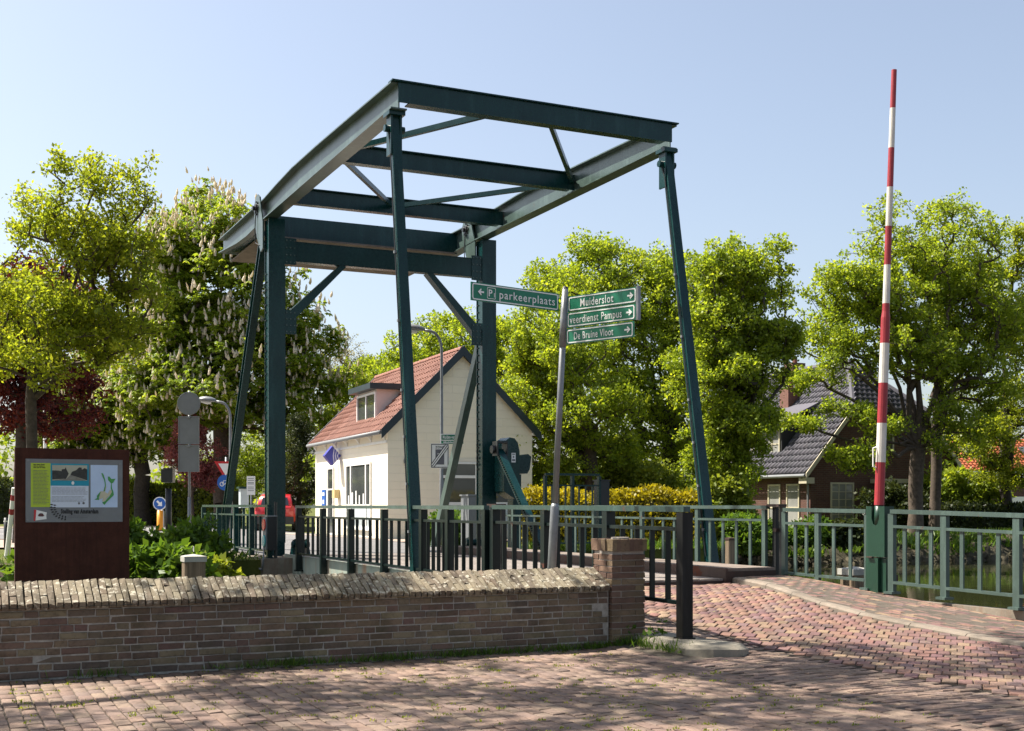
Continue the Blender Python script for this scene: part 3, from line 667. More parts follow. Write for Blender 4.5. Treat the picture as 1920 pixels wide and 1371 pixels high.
# hanger rods with clevis heads
for top, bot in (((AL, 17.72, 7.28), (6.40, 16.9, .30)), ((AR, 17.62, 7.28), (11.16, 16.3, .30))):
    mb = MB(); mb.beam(top, bot, .135, .12, (0, 1, 0), .175, .14); hr = build(mb, 'hanger_rod', 'bridge_paint', br)
    T = Vector(top); mb = MB(); mb.box(T.x - .09, T.x - .06, T.y - .1, T.y + .1, 6.7, 7.34); mb.box(T.x + .06, T.x + .09, T.y - .1, T.y + .1, 6.7, 7.34)
    mb.box(T.x - .13, T.x + .13, T.y - .14, T.y + .14, 7.29, 7.348); mb.disc((T.x - .16, T.y, 7.1), (1, 0, 0), .055, .32, 12); build(mb, 'clevis', 'bridge_paint', hr)
    B_ = Vector(bot); mb = MB(); e = T + (B_ - T) * .06
    mb.tube([(T.x - .1, T.y - .02, 7.05), tuple(e + Vector((-.09, 0, 0))), tuple(T + (B_ - T) * .5 + Vector((-.097, 0, 0))), tuple(T + (B_ - T) * .96 + Vector((-.105, 0, 0)))], .011, 6); build(mb, 'cable', 'black_steel', hr)
    mb = MB()
    for k in (.3, .45, .6, .7, .8, .9): c = T + (B_ - T) * k; mb.box(c.x - .115, c.x - .06, c.y - .02, c.y + .02, c.z - .02, c.z + .02)
    build(mb, 'cable_clip', 'galvanised', hr)
# drive machinery beside the far column
zt_, zb_ = 2.88, 1.53; xh = 11.32
prof2 = [(xh, zb_ + .16), (xh, zt_ - .2), (xh + .05, zt_ - .07), (xh + .14, zt_), (xh + .26, zt_ - .02), (xh + .34, zt_ - .12), (xh + .38, zt_ - .30), (xh + .38, zb_ + .3), (xh + .34, zb_ + .1), (xh + .26, zb_)]
mb = MB(); mb.prism([(x, 24.56, z) for x, z in prof2], (0, .5, 0)); hs = build(mb, 'drive_housing', 'bridge_paint', br)
mb = MB(); mb.box(xh + .18, xh + .28, 24.552, 24.559, 2.33, 2.54); build(mb, 'notice_plate', 'letter_white', hs)
mb = MB(); mb.box(xh + .195, xh + .265, 24.5485, 24.551, 2.50, 2.52); mb.box(xh + .215, xh + .245, 24.5485, 24.551, 2.43, 2.47); mb.box(xh + .195, xh + .265, 24.5485, 24.551, 2.36, 2.40); build(mb, 'notice_print', 'print_grey', hs)
mb = MB(); mb.prism([(11.71, 24.95, 2.08), (11.71, 24.95, 2.48), (12.1, 24.95, 2.54), (12.18, 24.95, 2.48), (12.14, 24.95, 2.2), (12.08, 24.95, 2.1)], (0, .4, 0)); build(mb, 'motor_cover', 'bridge_paint', br)
mb = MB(); mb.box(11.75, 11.95, 25.0, 25.3, .33, 2.079); build(mb, 'motor_column', 'bridge_paint', br)
R0, R1 = Vector((11.16, 24.42, 2.60)), Vector((11.16, 22.25, .52)); UPR = (0, -.69, .72)
mb = MB(); mb.beam(R0, R1, .15, .03, UPR); mb.beam(R0 + Vector((-.065, .035, -.035)), R1 + Vector((-.065, .035, -.035)), .02, .1, UPR); mb.beam(R0 + Vector((.065, .035, -.035)), R1 + Vector((.065, .035, -.035)), .02, .1, UPR); rk = build(mb, 'gear_rack', 'bridge_paint', br)
mb = MB()
for k in range(46): c = R0 + (R1 - R0) * (k / 45) + Vector((-.085, .03, -.03)); mb.box(c.x - .015, c.x + .008, c.y - .015, c.y + .015, c.z - .015, c.z + .015)
build(mb, 'rack_tooth', 'black_steel', rk, kind='stuff')
mb = MB(); mb.box(11.04, 11.30, 24.3, 24.56, 2.46, 2.50); mb.box(11.04, 11.30, 24.3, 24.56, 2.74, 2.78); mb.box(11.04, 11.07, 24.3, 24.56, 2.50, 2.74); mb.box(11.27, 11.30, 24.3, 24.56, 2.50, 2.74); gd = build(mb, 'pinion_guide', 'black_steel', br)
mb = MB(); mb.disc((10.97, 24.45, 2.6), (1, 0, 0), .09, .06, 14); build(mb, 'pinion', 'black_steel', gd)
for z in (2.3, 2.45, 2.6, 2.75): mb = MB(); mb.disc((CR - .172, YC + .1, z), (-1, 0, 0), .03, .025, 6); build(mb, 'bolt', 'black_steel', gd)
mb = MB(); mb.box(12.2, 12.75, 28.6, 29.1, .30, 1.62); ub = build(mb, 'cabinet_body', 'sign_back', thing('utility_cabinet', 'grey utility cabinet behind the bridge machinery beside the house', 'cabinet', (12.5, 28.85, .3)))
mb = MB(); mb.box(12.17, 12.78, 28.57, 29.13, 1.621, 1.66); build(mb, 'cabinet_lid', 'galvanised', ub.parent)
# pivot bearing blocks of the deck at the far abutment
for x in (6.75, 10.6):
    mb = MB(); mb.prism([(x - .12, 24.3, .36), (x - .12, 24.95, .36), (x - .12, 24.75, .66), (x - .12, 24.55, .7)], (.03, 0, 0)); mb.prism([(x + .12, 24.3, .36), (x + .12, 24.95, .36), (x + .12, 24.75, .66), (x + .12, 24.55, .7)], (.03, 0, 0)); mb.disc((x - .16, 24.62, .58), (1, 0, 0), .07, .36, 12); build(mb, 'deck_hinge', 'bridge_paint', br)
# abutments
sheet('far_abutment', [(5.85, 24.0), (7.0, 24.0), (7.0, 25.2), (6.4, 31), (5.85, 31)], .335, 'concrete', 1.2)
sheet('far_abutment', [(7.0, 25.05), (11.2, 25.05), (11.2, 24.6), (12.9, 24.6), (12.9, 28), (7.0, 28)], .336, 'concrete', 1.2)
mb = MB(); mb.tube([(5.83, 24.0, .12), (5.82, 27, .22), (5.82, 29, .24)], .022, 8); mb.tube([(5.83, 24.0, .12), (5.84, 23.98, .3), (5.9, 24.1, .6)], .016, 8)
build(mb, 'cable_conduit', 'galvanised', None, smooth=True, label='pale grey cable conduit clipped along the concrete abutment edge', cat='conduit')

# ================================================================ RAILINGS
def railing(name, label, pts, zt, mat, nb, group, base=None, mid=.22, low=.93, post=.1, wid=.055, ends=(0, 0), last=None, bal=(.022, .055), pw=.6, top=None):
    """pts: list of post positions (x, y); zt: top height at first/last; base: post foot height function."""
    r = thing(name, label, 'railing', (pts[0][0], pts[0][1], base(0) if base else .36), 0, group); n = len(pts) - 1
    z = lambda t: zt[0] + (zt[1] - zt[0]) * t
    P = [Vector((x, y, z(i / n))) for i, (x, y) in enumerate(pts)]; d0 = (P[-1] - P[0]).normalized()
    mb = MB(); mb.beam(P[0] - d0 * ends[0] - Vector((0, 0, .03)), P[-1] + d0 * ends[1] - Vector((0, 0, .03)), .075, .052); build(mb, 'top_rail', top or mat, r)
    for i in range(n):
        a, b = P[i], P[i + 1]; d = (b - a).normalized(); o = d * (post / 2)
        for dz, nm, hh in ((mid, 'middle_rail', .035), (low, 'bottom_rail', .035)):
            mb = MB(); mb.beam(a + o - Vector((0, 0, dz)), b - o - Vector((0, 0, dz)), .06, hh); build(mb, nm, mat, r)
        for k in range(nb):
            c = a + (b - a) * ((k + 1) / (nb + 1)); mb = MB()
            mb.box(c.x - bal[0] / 2, c.x + bal[0] / 2, c.y - bal[1] / 2, c.y + bal[1] / 2, c.z - low + .0176, c.z - mid - .0176)
            build(mb, 'baluster', mat, r)
    for i, p in enumerate(P):
        zb = base(i) if base else .36; mb = MB(); w_ = post if not (last and i == n) else last
        mb.box(p.x - w_ * pw / 2, p.x + w_ * pw / 2, p.y - w_ / 2, p.y + w_ / 2, zb + .02, p.z - .061)
        mb.box(p.x - .075, p.x + .075, p.y - .075, p.y + .075, zb - .01, zb + .02); build(mb, 'post', mat if not (last and i == n) else 'dark_rust', r)
    return r
G = 'green steel railings of the bridge and quay'
railing('bridge_railing', 'dark green steel railing on the bridge deck in front of the white house', [(RXL - .05, y) for y in (14.35, 15.6, 16.6, 18.3, 20.0, 21.65, 23.3)][::-1], (1.385, 1.385), 'rail_shaded', 4, G, base=lambda i: .12, ends=(.12, .0), bal=(.05, .018), pw=1.0, top='rail_paint_lit')  # top rail takes the lit copy of the paint, the rest the shaded one
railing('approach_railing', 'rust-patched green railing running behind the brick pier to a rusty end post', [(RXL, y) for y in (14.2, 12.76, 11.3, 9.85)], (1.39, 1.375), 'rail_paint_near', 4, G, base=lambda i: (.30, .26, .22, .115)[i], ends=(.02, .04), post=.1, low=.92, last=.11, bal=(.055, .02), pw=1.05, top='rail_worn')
railing('bridge_railing', 'pale green sunlit railing along the raised footway of the bridge', [(RXR, y) for y in (14.75, 16.5, 18.2, 19.9, 21.7, 23.4, 24.55)][::-1], (1.39, 1.385), 'rail_paint_lit', 4, G, base=lambda i: .40, ends=(.05, .08), post=.085)
railing('quay_railing', 'short green railing between the bridge end and the barrier post', [(RXR, y) for y in (14.28, 13.55, 12.55)], (1.35, 1.335), 'rail_paint_lit', 2, G, base=lambda i: (.30, .295, .29)[i], post=.085, ends=(.0, .0))
railing('quay_railing', 'green railing by the water beyond the barrier towards the picture edge', [(RXR, y) for y in (12.1, 11.2, 10.1, 9.0, 7.9, 6.8)], (1.335, 1.24), 'rail_paint_lit', 3, G, base=lambda i: (.27, .26, .22, .16, .1, .06)[i], post=.095)
railing('abutment_railing', 'short dark railing on the far abutment beside the traffic light', [(6.02, y) for y in (24.2, 25.7, 27.2, 29.0, 30.8)], (1.40, 1.40), 'bridge_paint', 3, G, base=lambda i: .33, bal=(.045, .02), pw=1.0)
railing('service_railing', 'small dark railing cage around the bridge machinery by the yellow hedge', [(12.55, 25.0), (13.25, 25.0), (13.95, 25.0)], (2.12, 2.12), 'bridge_paint', 3, G, base=lambda i: .30, mid=.28, low=1.6)
mb = MB(); mb.box(13.98, 14.2, 24.95, 25.3, .30, 1.95); b0 = build(mb, 'cabinet_body', 'black_steel', thing('switch_cabinet', 'black switch cabinet at the end of the machinery railing', 'cabinet', (14.1, 25.1, .3)))
mb = MB(); mb.box(13.96, 14.22, 24.93, 25.32, 1.952, 1.98); build(mb, 'cabinet_lid', 'black_steel', b0.parent)
# hinged gate posts at the bridge end
for x, lab in ((RXR, 'dark gate hinge post at the end of the pale footway railing'), (RXL + .12, 'dark gate hinge posts at the joint of the near railings')):
    t = thing('gate_hinge', lab, 'gate hinge', (x, 14.5, .3)); mb = MB(); mb.box(x + .07, x + .13, 14.42, 14.5, .3, 1.36); mb.box(x + .07, x + .13, 14.58, 14.66, .3, 1.36); build(mb, 'hinge_post', 'black_steel', t)
    mb = MB(); mb.box(x - .02, x + .13, 14.40, 14.68, 1.361, 1.40); mb.box(x + .02, x + .13, 14.505, 14.575, 1.0, 1.05); build(mb, 'hinge_bar', 'rusty_steel', t)
# ================================================================ BARRIER
bt = thing('barrier', 'tall red and white striped barrier boom raised above its green post', 'barrier', (11.02, 12.34, .27))
bx, by = 10.98, 12.36
mb = MB(); mb.box(bx - .02, bx + .14, by - .165, by + .175, .72, 1.10); mb.box(bx - .02, bx + .14, by - .165, by - .065, 1.10, 1.37); mb.box(bx - .02, bx + .14, by + .075, by + .175, 1.10, 1.37)
mb.prism([(bx - .02, by - .064, 1.10), (bx - .02, by + .074, 1.10), (bx - .02, by + .074, 1.21), (bx - .02, by + .045, 1.14), (bx - .02, by + .005, 1.12), (bx - .02, by - .035, 1.14), (bx - .02, by - .064, 1.21)], (.16, 0, 0))
build(mb, 'post_head', 'barrier_green', bt)
mb = MB(); mb.box(bx - .025, bx + .12, by - .05, by + .18, .26, .705); mb.box(bx + .02, bx + .12, by - .15, by - .051, .26, .70); build(mb, 'post_body', 'barrier_green', bt)
mb = MB(); mb.box(bx - .06, bx - .021, by + .03, by + .13, .707, .722); mb.box(bx - .1, bx + .16, by - .24, by + .26, .245, .262); mb.box(bx + .05, bx + .12, by - .26, by - .22, .4, .5); build(mb, 'post_foot', 'rusty_steel', bt)
b0_, b1_ = Vector((bx + .04, by + .01, 1.16)), Vector((bx + .20, by - .10, 7.0))
yy = [948, 868, 795, 720, 646, 572, 500, 428, 355, 282, 208, 137]; zz = [1.385 + (948 - q) / 811 * 5.6 for q in yy]
def bp(z): t = (z - b0_.z) / (b1_.z - b0_.z); return b0_ + (b1_ - b0_) * t
def brd(z): return .064 - .006 * (z - 1.4) / 2.5 if z < 3.88 else .046 - .012 * (z - 3.88) / 3.1
mb = MB(); mb.tube([bp(1.12), bp(1.385)], .058, 12); build(mb, 'boom_socket', 'barrier_green', bt, smooth=True)
for i in range(11):
    a, b = zz[i], zz[i + 1]
    if a < 3.88 < b: zl = [a, 3.80, 3.88, b]; rl = [brd(a), brd(3.8), .047, brd(b)]
    else: zl = [a, b]; rl = [brd(a), brd(b)]
    mb = MB(); mb.tube([bp(z) for z in zl], rl, 14); build(mb, 'boom_stripe', 'boom_red' if i % 2 == 0 else 'boom_white', bt, smooth=False)
mb = MB(); c = bp(2.0); mb.tube([c + Vector((-.06, .02, .13)), c + Vector((-.1, .03, .12)), c + Vector((-.1, .03, -.12)), c + Vector((-.06, .02, -.13))], .011, 6); build(mb, 'boom_handle', 'white_paint', bt)

# ================================================================ DIRECTION SIGNPOST
sp0, sp1 = WD(1028, 12.6, .0), WD(1060, 12.6, 3.60)
sg = thing('direction_signpost', 'leaning grey pole carrying four green direction signs above the railing', 'signpost', tuple(sp0))
def spp(z): return sp0 + (sp1 - sp0) * (z / 3.6)
mb = MB(); mb.tube([spp(-.1), spp(1.36), spp(1.40)], [.046, .044, .034], 14); build(mb, 'lower_pole', 'galvanised', sg, smooth=True)
mb = MB(); mb.tube([spp(1.38), spp(3.60)], .031, 14); build(mb, 'upper_pole', 'galvanised', sg, smooth=True)
mb = MB(); mb.tube([spp(3.0), spp(3.52)], .037, 14); build(mb, 'bracket_sleeve', 'galvanised', sg, smooth=True)
mb = MB(); mb.tube([spp(3.60), spp(3.62)], [.033, .02], 12); build(mb, 'pole_cap', 'black_steel', sg)
def arrow(mb, cx, cy, s, d, z=.007):
    P = [(0, .5), (.55, 0), (0, -.5), (-.08, -.28), (.12, -.12), (-.5, -.12), (-.5, .12), (.12, .12), (-.08, .28)]
    mb.add([(cx + x * s * d, cy + y * s, z) for x, y in P], [tuple(range(9)) if d > 0 else tuple(range(8, -1, -1))])
def sign_board(o, xd, L, H, body, size, tx, width, arrow_x, d, lab, extra=None, x0=0.0):
    M = frame(o, xd, (0, 0, 1)); mb = MB(); mb.M = M; mb.box(x0, x0 + L, -H / 2, H / 2, -.012, 0); bd = build(mb, 'sign_board', 'sign_green', sg, label=lab)
    mb = MB(); mb.M = M; a = rrect(x0 + .012, x0 + L - .012, -H / 2 + .01, H / 2 - .01, .02, .003); b = rrect(x0 + .024, x0 + L - .024, -H / 2 + .021, H / 2 - .021, .012, .003); n = len(a)
    mb.add(a + b, [(i, (i + 1) % n, n + (i + 1) % n, n + i) for i in range(n)]); build(mb, 'border', 'letter_white', bd)
    text(body, size, 'letter_white', bd, M, x0 + tx, -size * .34, .005, width=width, bold=.0006)
    mb = MB(); mb.M = M; arrow(mb, x0 + arrow_x, 0, .07, d); build(mb, 'arrow', 'letter_white', bd)
    if extra: extra(M, bd)
    return bd
pt = spp(3.45); xl = Vector((.974, .225, 0)); xr = Vector((.384, -.923, 0))
def park(M, bd):
    mb = MB(); mb.M = M; X = -1.145 + .19; a = rrect(X, X + .105, -.055, .055, .012, .004); b = rrect(X + .005, X + .10, -.05, .05, .009, .004); n = len(a)
    mb.add(a + b, [(i, (i + 1) % n, n + (i + 1) % n, n + i) for i in range(n)]); build(mb, 'parking_frame', 'letter_white', bd)
    text('P', .095, 'letter_white', bd, M, X + .013, -.031, .005, width=.045, bold=.0015); text('1', .06, 'letter_white', bd, M, X + .072, -.036, .005, bold=.001)
sign_board(pt - xl * .04 + Vector((0, 0, .0)), xl, 1.105, .178, 'parkeerplaats', .115, .335, .71, .115, -1, 'shaded green board reading parkeerplaats', park, x0=-1.145)
for body, z, tx, wd, L, sz in (('Muiderslot', 3.432, .16, .42, .87, .115), ('veerdienst Pampus', 3.268, .04, .66, .865, .11), ('De Bruine Vloot', 3.10, .10, .50, .855, .105)):
    sign_board(spp(z) + xr * .045, xr, L, .155, body, sz, tx, wd, L - .075, 1, 'green board reading ' + body)
mb = MB(); mb.M = frame(spp(3.35) + xr * .918, xr, (0, 0, 1)); mb.box(0, .028, -.165, .165, -.03, .012); build(mb, 'end_bracket', 'galvanised', sg)

# ================================================================ INFORMATION BOARD
IX0, IX1, IY, IZ = .735, 1.85, 13.4, 1.965
ib = thing('information_board', 'rust brown steel slab with a printed information panel behind the parapet', 'information board', ((IX0 + IX1) / 2, IY + .06, 0))
mb = MB(); mb.box(IX0, IX1, IY, IY + .11, -.1, IZ); build(mb, 'steel_slab', 'corten', ib)
PW, PH = .945, .645
MI = frame((IX0 + .10, IY - .001, 1.21), (1, 0, 0), (0, 0, 1))
mb = MB(); mb.M = MI; mb.box(0, PW, 0, PH, 0, .006); pn = build(mb, 'panel', 'galvanised_flat', ib)
def patch(x0, x1, y0, y1, mat, nm, z=.008):
    mb = MB(); mb.M = MI; mb.add([(x0, y0, z), (x1, y0, z), (x1, y1, z), (x0, y1, z)], [(0, 1, 2, 3)]); return build(mb, nm, mat, pn)
X = lambda q: (q - 222) / 1508 * PW
Y = lambda q, xx=1000: PH - (q - 165 - (xx - 222) * .024) / 1015 * PH
def U(q): return PH * (1 - (q - 180) / 1005)
patch(X(300), X(600), U(945), U(245), 'lime_print', 'text_column'); patch(X(600), X(1195), U(605), U(250), 'teal_print', 'picture_field'); patch(X(600), X(1190), U(950), U(605), 'pale_print', 'text_field'); patch(X(1222), X(1650), U(950), U(265), 'map_blue', 'map_sheet')
patch(X(625), X(1168), U(520), U(275), 'photo_pale', 'old_photograph', .010)
mb = MB(); mb.M = MI
mb.add([(X(x), U(y), .0115) for x, y in ((626, 505), (840, 492), (880, 410), (840, 330), (835, 305), (820, 335), (770, 345), (770, 372), (720, 362), (626, 360))], [tuple(range(10))])
mb.add([(X(x), U(y), .0115) for x, y in ((905, 430), (1030, 470), (1168, 515), (1168, 340), (1130, 318), (1085, 345), (1080, 310), (1040, 308), (1000, 350), (930, 380))], [tuple(range(10))]); build(mb, 'photograph_trees', 'photo_dark', pn)
mb = MB(); mb.M = MI; mb.add([(X(x), U(y), .0115) for x, y in ((850, 492), (905, 432), (1020, 470), (1150, 518), (640, 518))], [tuple(range(5))]); build(mb, 'photograph_road', 'photo_mid', pn)
def bars(x0, x1, ys, mat, nm, h=.0042):
    mb = MB(); mb.M = MI
    for k, y in enumerate(ys):
        e = x1 - (x1 - x0) * random.choice((0, .03, .06, .1, .15)); x = x0
        while x < e:
            w_ = random.uniform(.012, .045); q = min(e, x + w_); mb.add([(x, y, .0105), (q, y, .0105), (q, y + h, .0105), (x, y + h, .0105)], [(0, 1, 2, 3)]); x = q + .005
    return build(mb, nm, mat, pn)
bars(X(335), X(575), [U(q) for q in range(370, 915, 22)], 'print_grey', 'printed_lines'); bars(X(340), X(540), [U(q) for q in (275, 300, 325)], 'letter_black', 'printed_heading', .007)
bars(X(620), X(1175), [U(q) for q in (640, 660, 680, 700, 720, 740, 780, 800, 820, 840, 860)], 'sign_back', 'printed_lines', .0032)
mb = MB(); mb.M = MI; mb.disc((X(945), U(560), .0085), (0, 0, 1), .014, .0015, 12, 1.3); build(mb, 'emblem', 'letter_white', pn)
mb = MB(); mb.M = MI; mb.disc((X(1040), U(885), .0085), (0, 0, 1), .012, .0015, 4, 1.2); mb.disc((X(1112), U(882), .0085), (0, 0, 1), .012, .0015, 12); build(mb, 'heritage_emblem', 'print_grey', pn)
def poly(pts, mat, nm, z=.0105):
    mb = MB(); mb.M = MI; mb.add([(X(x), U(y), z) for x, y in pts], [tuple(range(len(pts)))]); return build(mb, nm, mat, pn)
poly([(1375, 690), (1420, 690), (1455, 590), (1470, 620), (1450, 700), (1490, 730), (1530, 660), (1560, 690), (1540, 740), (1490, 790), (1440, 860), (1400, 850), (1420, 800), (1355, 820), (1365, 760)], 'map_sand', 'map_town')
poly([(1390, 400), (1410, 395), (1430, 430), (1450, 500), (1465, 590), (1445, 690), (1425, 690), (1450, 590), (1435, 510), (1410, 450)], 'map_green', 'map_rampart', .0115)
poly([(1495, 450), (1520, 450), (1550, 490), (1615, 485), (1580, 550), (1555, 560), (1560, 640), (1580, 690), (1590, 750), (1480, 860), (1440, 910), (1400, 870), (1450, 850), (1520, 770), (1560, 700), (1540, 640), (1545, 560), (1500, 510)], 'map_green', 'map_rampart', .0115)
poly([(1280, 825), (1325, 800), (1320, 765), (1370, 700), (1380, 705), (1350, 790), (1355, 830)], 'map_green', 'map_rampart', .0118)
text('Stelling van Amsterdam', .062, 'letter_black', pn, MI, X(760), U(1045), .0105, width=X(1345) - X(760), bold=.003)
bars(X(870), X(1230), [U(1090), U(1118)], 'print_grey', 'printed_lines', .004)
mb = MB(); mb.M = MI
for r_, n_ in ((.155, 9), (.125, 8)):
    for k in range(n_):
        t = math.radians(165 + k * 105 / n_); t2 = math.radians(165 + (k + .62) * 105 / n_); c0, c1_ = X(860), U(945)
        a = [(c0 + r_ * math.cos(t), c1_ + r_ * .82 * math.sin(t)), (c0 + (r_ + .018) * math.cos((t + t2) / 2), c1_ + (r_ + .018) * .82 * math.sin((t + t2) / 2)), (c0 + r_ * math.cos(t2), c1_ + r_ * .82 * math.sin(t2)), (c0 + (r_ - .017) * math.cos((t + t2) / 2), c1_ + (r_ - .017) * .82 * math.sin((t + t2) / 2))]
        mb.add([(x, y, .0105) for x, y in a], [(0, 1, 2, 3)])
mb.v = [v for v in mb.v]; build(mb, 'fortress_emblem', 'letter_black', pn)
poly([(362, 985), (545, 1030), (535, 1080), (540, 1135), (362, 1160)], 'letter_white', 'pennant_emblem'); poly([(350, 985), (385, 990), (370, 1162), (345, 1165)], 'red_sign', 'pennant_stripe', .0115)
poly([(405, 1085), (425, 1050), (455, 1040), (485, 1050), (505, 1085), (480, 1095), (430, 1095)], 'red_leaf_print', 'pennant_mark', .0115)
for x, y in ((265, 200), (990, 215), (1695, 235), (255, 1140), (975, 1155), (1685, 1155)):
    mb = MB(); mb.M = MI; mb.disc((X(x), U(y) - .004, .006), (0, 0, 1), .012, .006, 12); build(mb, 'screw', 'galvanised', pn)

# ================================================================ SIGNS, LIGHTS AND POSTS OF THE FAR BANK
def pole(t, p, z0, z1, r, mat='galvanised', nm='pole'):
    mb = MB(); mb.tube([(p.x, p.y, z0), (p.x, p.y, z1)], r, 10); return build(mb, nm, mat, t, smooth=True)
VIEWX = Vector((CA, -SA, 0))                     # parallel to the picture
# sign backs
p = WD(355, 33, .33); t = thing('traffic_sign', 'grey pole with the backs of one round and two rectangular traffic signs', 'traffic sign', tuple(p))
pole(t, p, .25, 4.45, .035); pole(t, p, .25, 1.6, .045, nm='lower_pole')
M = frame(p, VIEWX, (0, 0, 1))
mb = MB(); mb.M = M; mb.disc((0, zat(757, 33) - .33, .045), (0, 0, 1), .31, .02, 28); s_ = build(mb, 'round_sign', 'sign_back', t)
mb = MB(); mb.M = M; n = 28; a = [(.31 * math.cos(2 * math.pi * k / n), zat(757, 33) - .33 + .31 * math.sin(2 * math.pi * k / n), .066) for k in range(n)]; b = [(x * .94, (y - (zat(757, 33) - .33)) * .94 + zat(757, 33) - .33, .07) for x, y, z in a]; mb.add(a + b, [(i, (i + 1) % n, n + (i + 1) % n, n + i) for i in range(n)]); build(mb, 'rim', 'galvanised', s_)
for y0, y1 in ((833, 781), (885, 834.5)):
    za, zb = zat(y0, 33) - .33, zat(y1, 33) - .33; mb = MB(); mb.M = M; mb.box(-.27, .27, za, zb, .045, .06); s_ = build(mb, 'rectangular_sign', 'sign_back', t)
    mb = MB(); mb.M = M
    for q in ((-.28, -.262, za, zb), (.262, .28, za, zb), (-.261, .261, za, za + .018), (-.261, .261, zb - .018, zb)): mb.box(*q, .04, .075)
    build(mb, 'rim', 'galvanised', s_)
    mb = MB(); mb.M = M; mb.box(-.05, .05, zb - .05, zb - .02, .061, .10); build(mb, 'clamp', 'galvanised', s_)
# bridge traffic light on the railing
p = Vector((5.93, 24.05, .33)); t = thing('bridge_traffic_light', 'black two-lamp traffic light with red and teal lenses on the railing', 'traffic light', tuple(p))
mb = MB(); mb.box(p.x - .02, p.x + .16, p.y - .16, p.y + .1, .50, 1.16); build(mb, 'housing', 'black_steel', t); mb = MB(); mb.box(p.x - .05, p.x - .021, p.y - .14, p.y + .12, .51, 1.15); build(mb, 'face_plate', 'sign_back', t)
for z, m_ in ((1.0, 'lens_red'), (.68, 'lens_teal')):
    mb = MB(); mb.disc((p.x - .051, p.y - .01, z), (-1, 0, 0), .115, .02, 20); build(mb, 'lens', m_, t)
mb = MB(); mb.box(p.x - .03, p.x + .17, p.y - .17, p.y + .12, 1.161, 1.185); build(mb, 'hood', 'galvanised', t); mb = MB(); mb.tube([(p.x + .18, p.y + .0, .33), (p.x + .18, p.y, 1.45)], .03, 8); build(mb, 'bracket', 'black_steel', t)
# black post with box (signal seen from behind)
p = WD(316, 34, .33); t = thing('signal_post', 'black post with a boxy black signal head seen from behind', 'signal post', tuple(p)); pole(t, p, .2, 1.85, .085, 'black_steel')
M = frame(p, VIEWX, (0, 0, 1)); mb = MB(); mb.M = M; mb.box(-.17, .15, zat(905, 34) - .33, zat(880, 34) - .33, -.12, .14); h_ = build(mb, 'signal_head', 'black_steel', t); mb = MB(); mb.M = M; mb.box(-.1, .16, zat(905, 34) - .33 + .372, zat(905, 34) - .33 + .395, -.2, .16); build(mb, 'hood', 'black_steel', h_)
# keep-right bollard
p = WD(300, 50, .34); t = thing('traffic_bollard', 'yellow traffic bollard with a round blue arrow sign before the hedge', 'bollard', tuple(p))
mb = MB(); mb.tube([(p.x, p.y, .38), (p.x, p.y, .50), (p.x, p.y, 1.18)], [.13, .125, .12], 14); build(mb, 'bollard_post', 'yellow_bollard', t, smooth=True); mb = MB(); mb.tube([(p.x, p.y, .3), (p.x, p.y, .38)], .09, 12); build(mb, 'foot', 'black_steel', t)
M = frame(p, VIEWX, (0, 0, 1)); mb = MB(); mb.M = M; mb.disc((-.01, 1.12, .0), (0, 0, 1), .27, .02, 26); s_ = build(mb, 'sign_rim', 'letter_white', t); mb = MB(); mb.M = M; mb.disc((-.01, 1.12, .021), (0, 0, 1), .235, .004, 26); build(mb, 'sign_face', 'blue_sign', s_)
mb = MB(); mb.M = M; c, sn_ = math.cos(-.785), math.sin(-.785); P = [(.5, 0), (.02, .42), (-.02, .14), (-.5, .14), (-.5, -.14), (-.02, -.14), (.02, -.42)]
mb.add([(-.01 + .30 * (x * c - y * sn_), 1.12 + .30 * (x * sn_ + y * c), .028) for x, y in P], [tuple(range(6, -1, -1))]); build(mb, 'arrow', 'letter_white', s_)
p = WD(304, 58, .34); mb = MB(); mb.tube([(p.x, p.y, .3), (p.x, p.y, 1.1), (p.x, p.y, 1.2)], [.1, .1, .04], 12); build(mb, 'marker_post', 'white_paint', None, label='short white marker post behind the yellow bollard', cat='post')
# give way and cycle signs
p = WD(424, 40, .34); t = thing('road_sign', 'pole with a red and white give way triangle over a blue cycle sign', 'road sign', tuple(p)); pole(t, p, .2, 2.95, .035)
M = frame(p, VIEWX, (0, 0, 1)); zc = zat(882, 40) - .34
for r_, m_, z_ in ((.38, 'red_sign', .04), (.235, 'letter_white', .056)):
    mb = MB(); mb.M = M; mb.prism([(-r_ * 1.0, zc + .5 * r_ + .1, z_), (0, zc - r_ * 1.15 + .1, z_), (r_, zc + .5 * r_ + .1, z_)], (0, 0, .012)); build(mb, 'triangle_sign' if r_ > .3 else 'triangle_field', m_, t)
zc = zat(905, 40) - .34; mb = MB(); mb.M = M; mb.disc((-.02, zc, .04), (0, 0, 1), .26, .015, 26); s_ = build(mb, 'cycle_sign', 'blue_sign', t)
mb = MB(); mb.M = M
for cx_ in (-.12, .09):
    n = 14; a = [(cx_ + .075 * math.cos(2 * math.pi * k / n), zc - .05 + .075 * math.sin(2 * math.pi * k / n), .058) for k in range(n)]; b = [(cx_ + (x - cx_) * .72, zc - .05 + (y - zc + .05) * .72, .058) for x, y, z in a]; mb.add(a + b, [(i, (i + 1) % n, n + (i + 1) % n, n + i) for i in range(n)])
for q in (((-.12, -.05), (-.06, .07)), ((-.06, .06), (.06, .06)), ((.09, -.05), (.04, .1)), ((-.02, -.05), (.05, .06)), ((-.12, -.05), (-.02, -.05))):
    mb.beam((q[0][0], zc + q[0][1], .058), (q[1][0], zc + q[1][1], .058), .016, .003, (0, 0, 1))
build(mb, 'cycle_symbol', 'letter_white', s_)
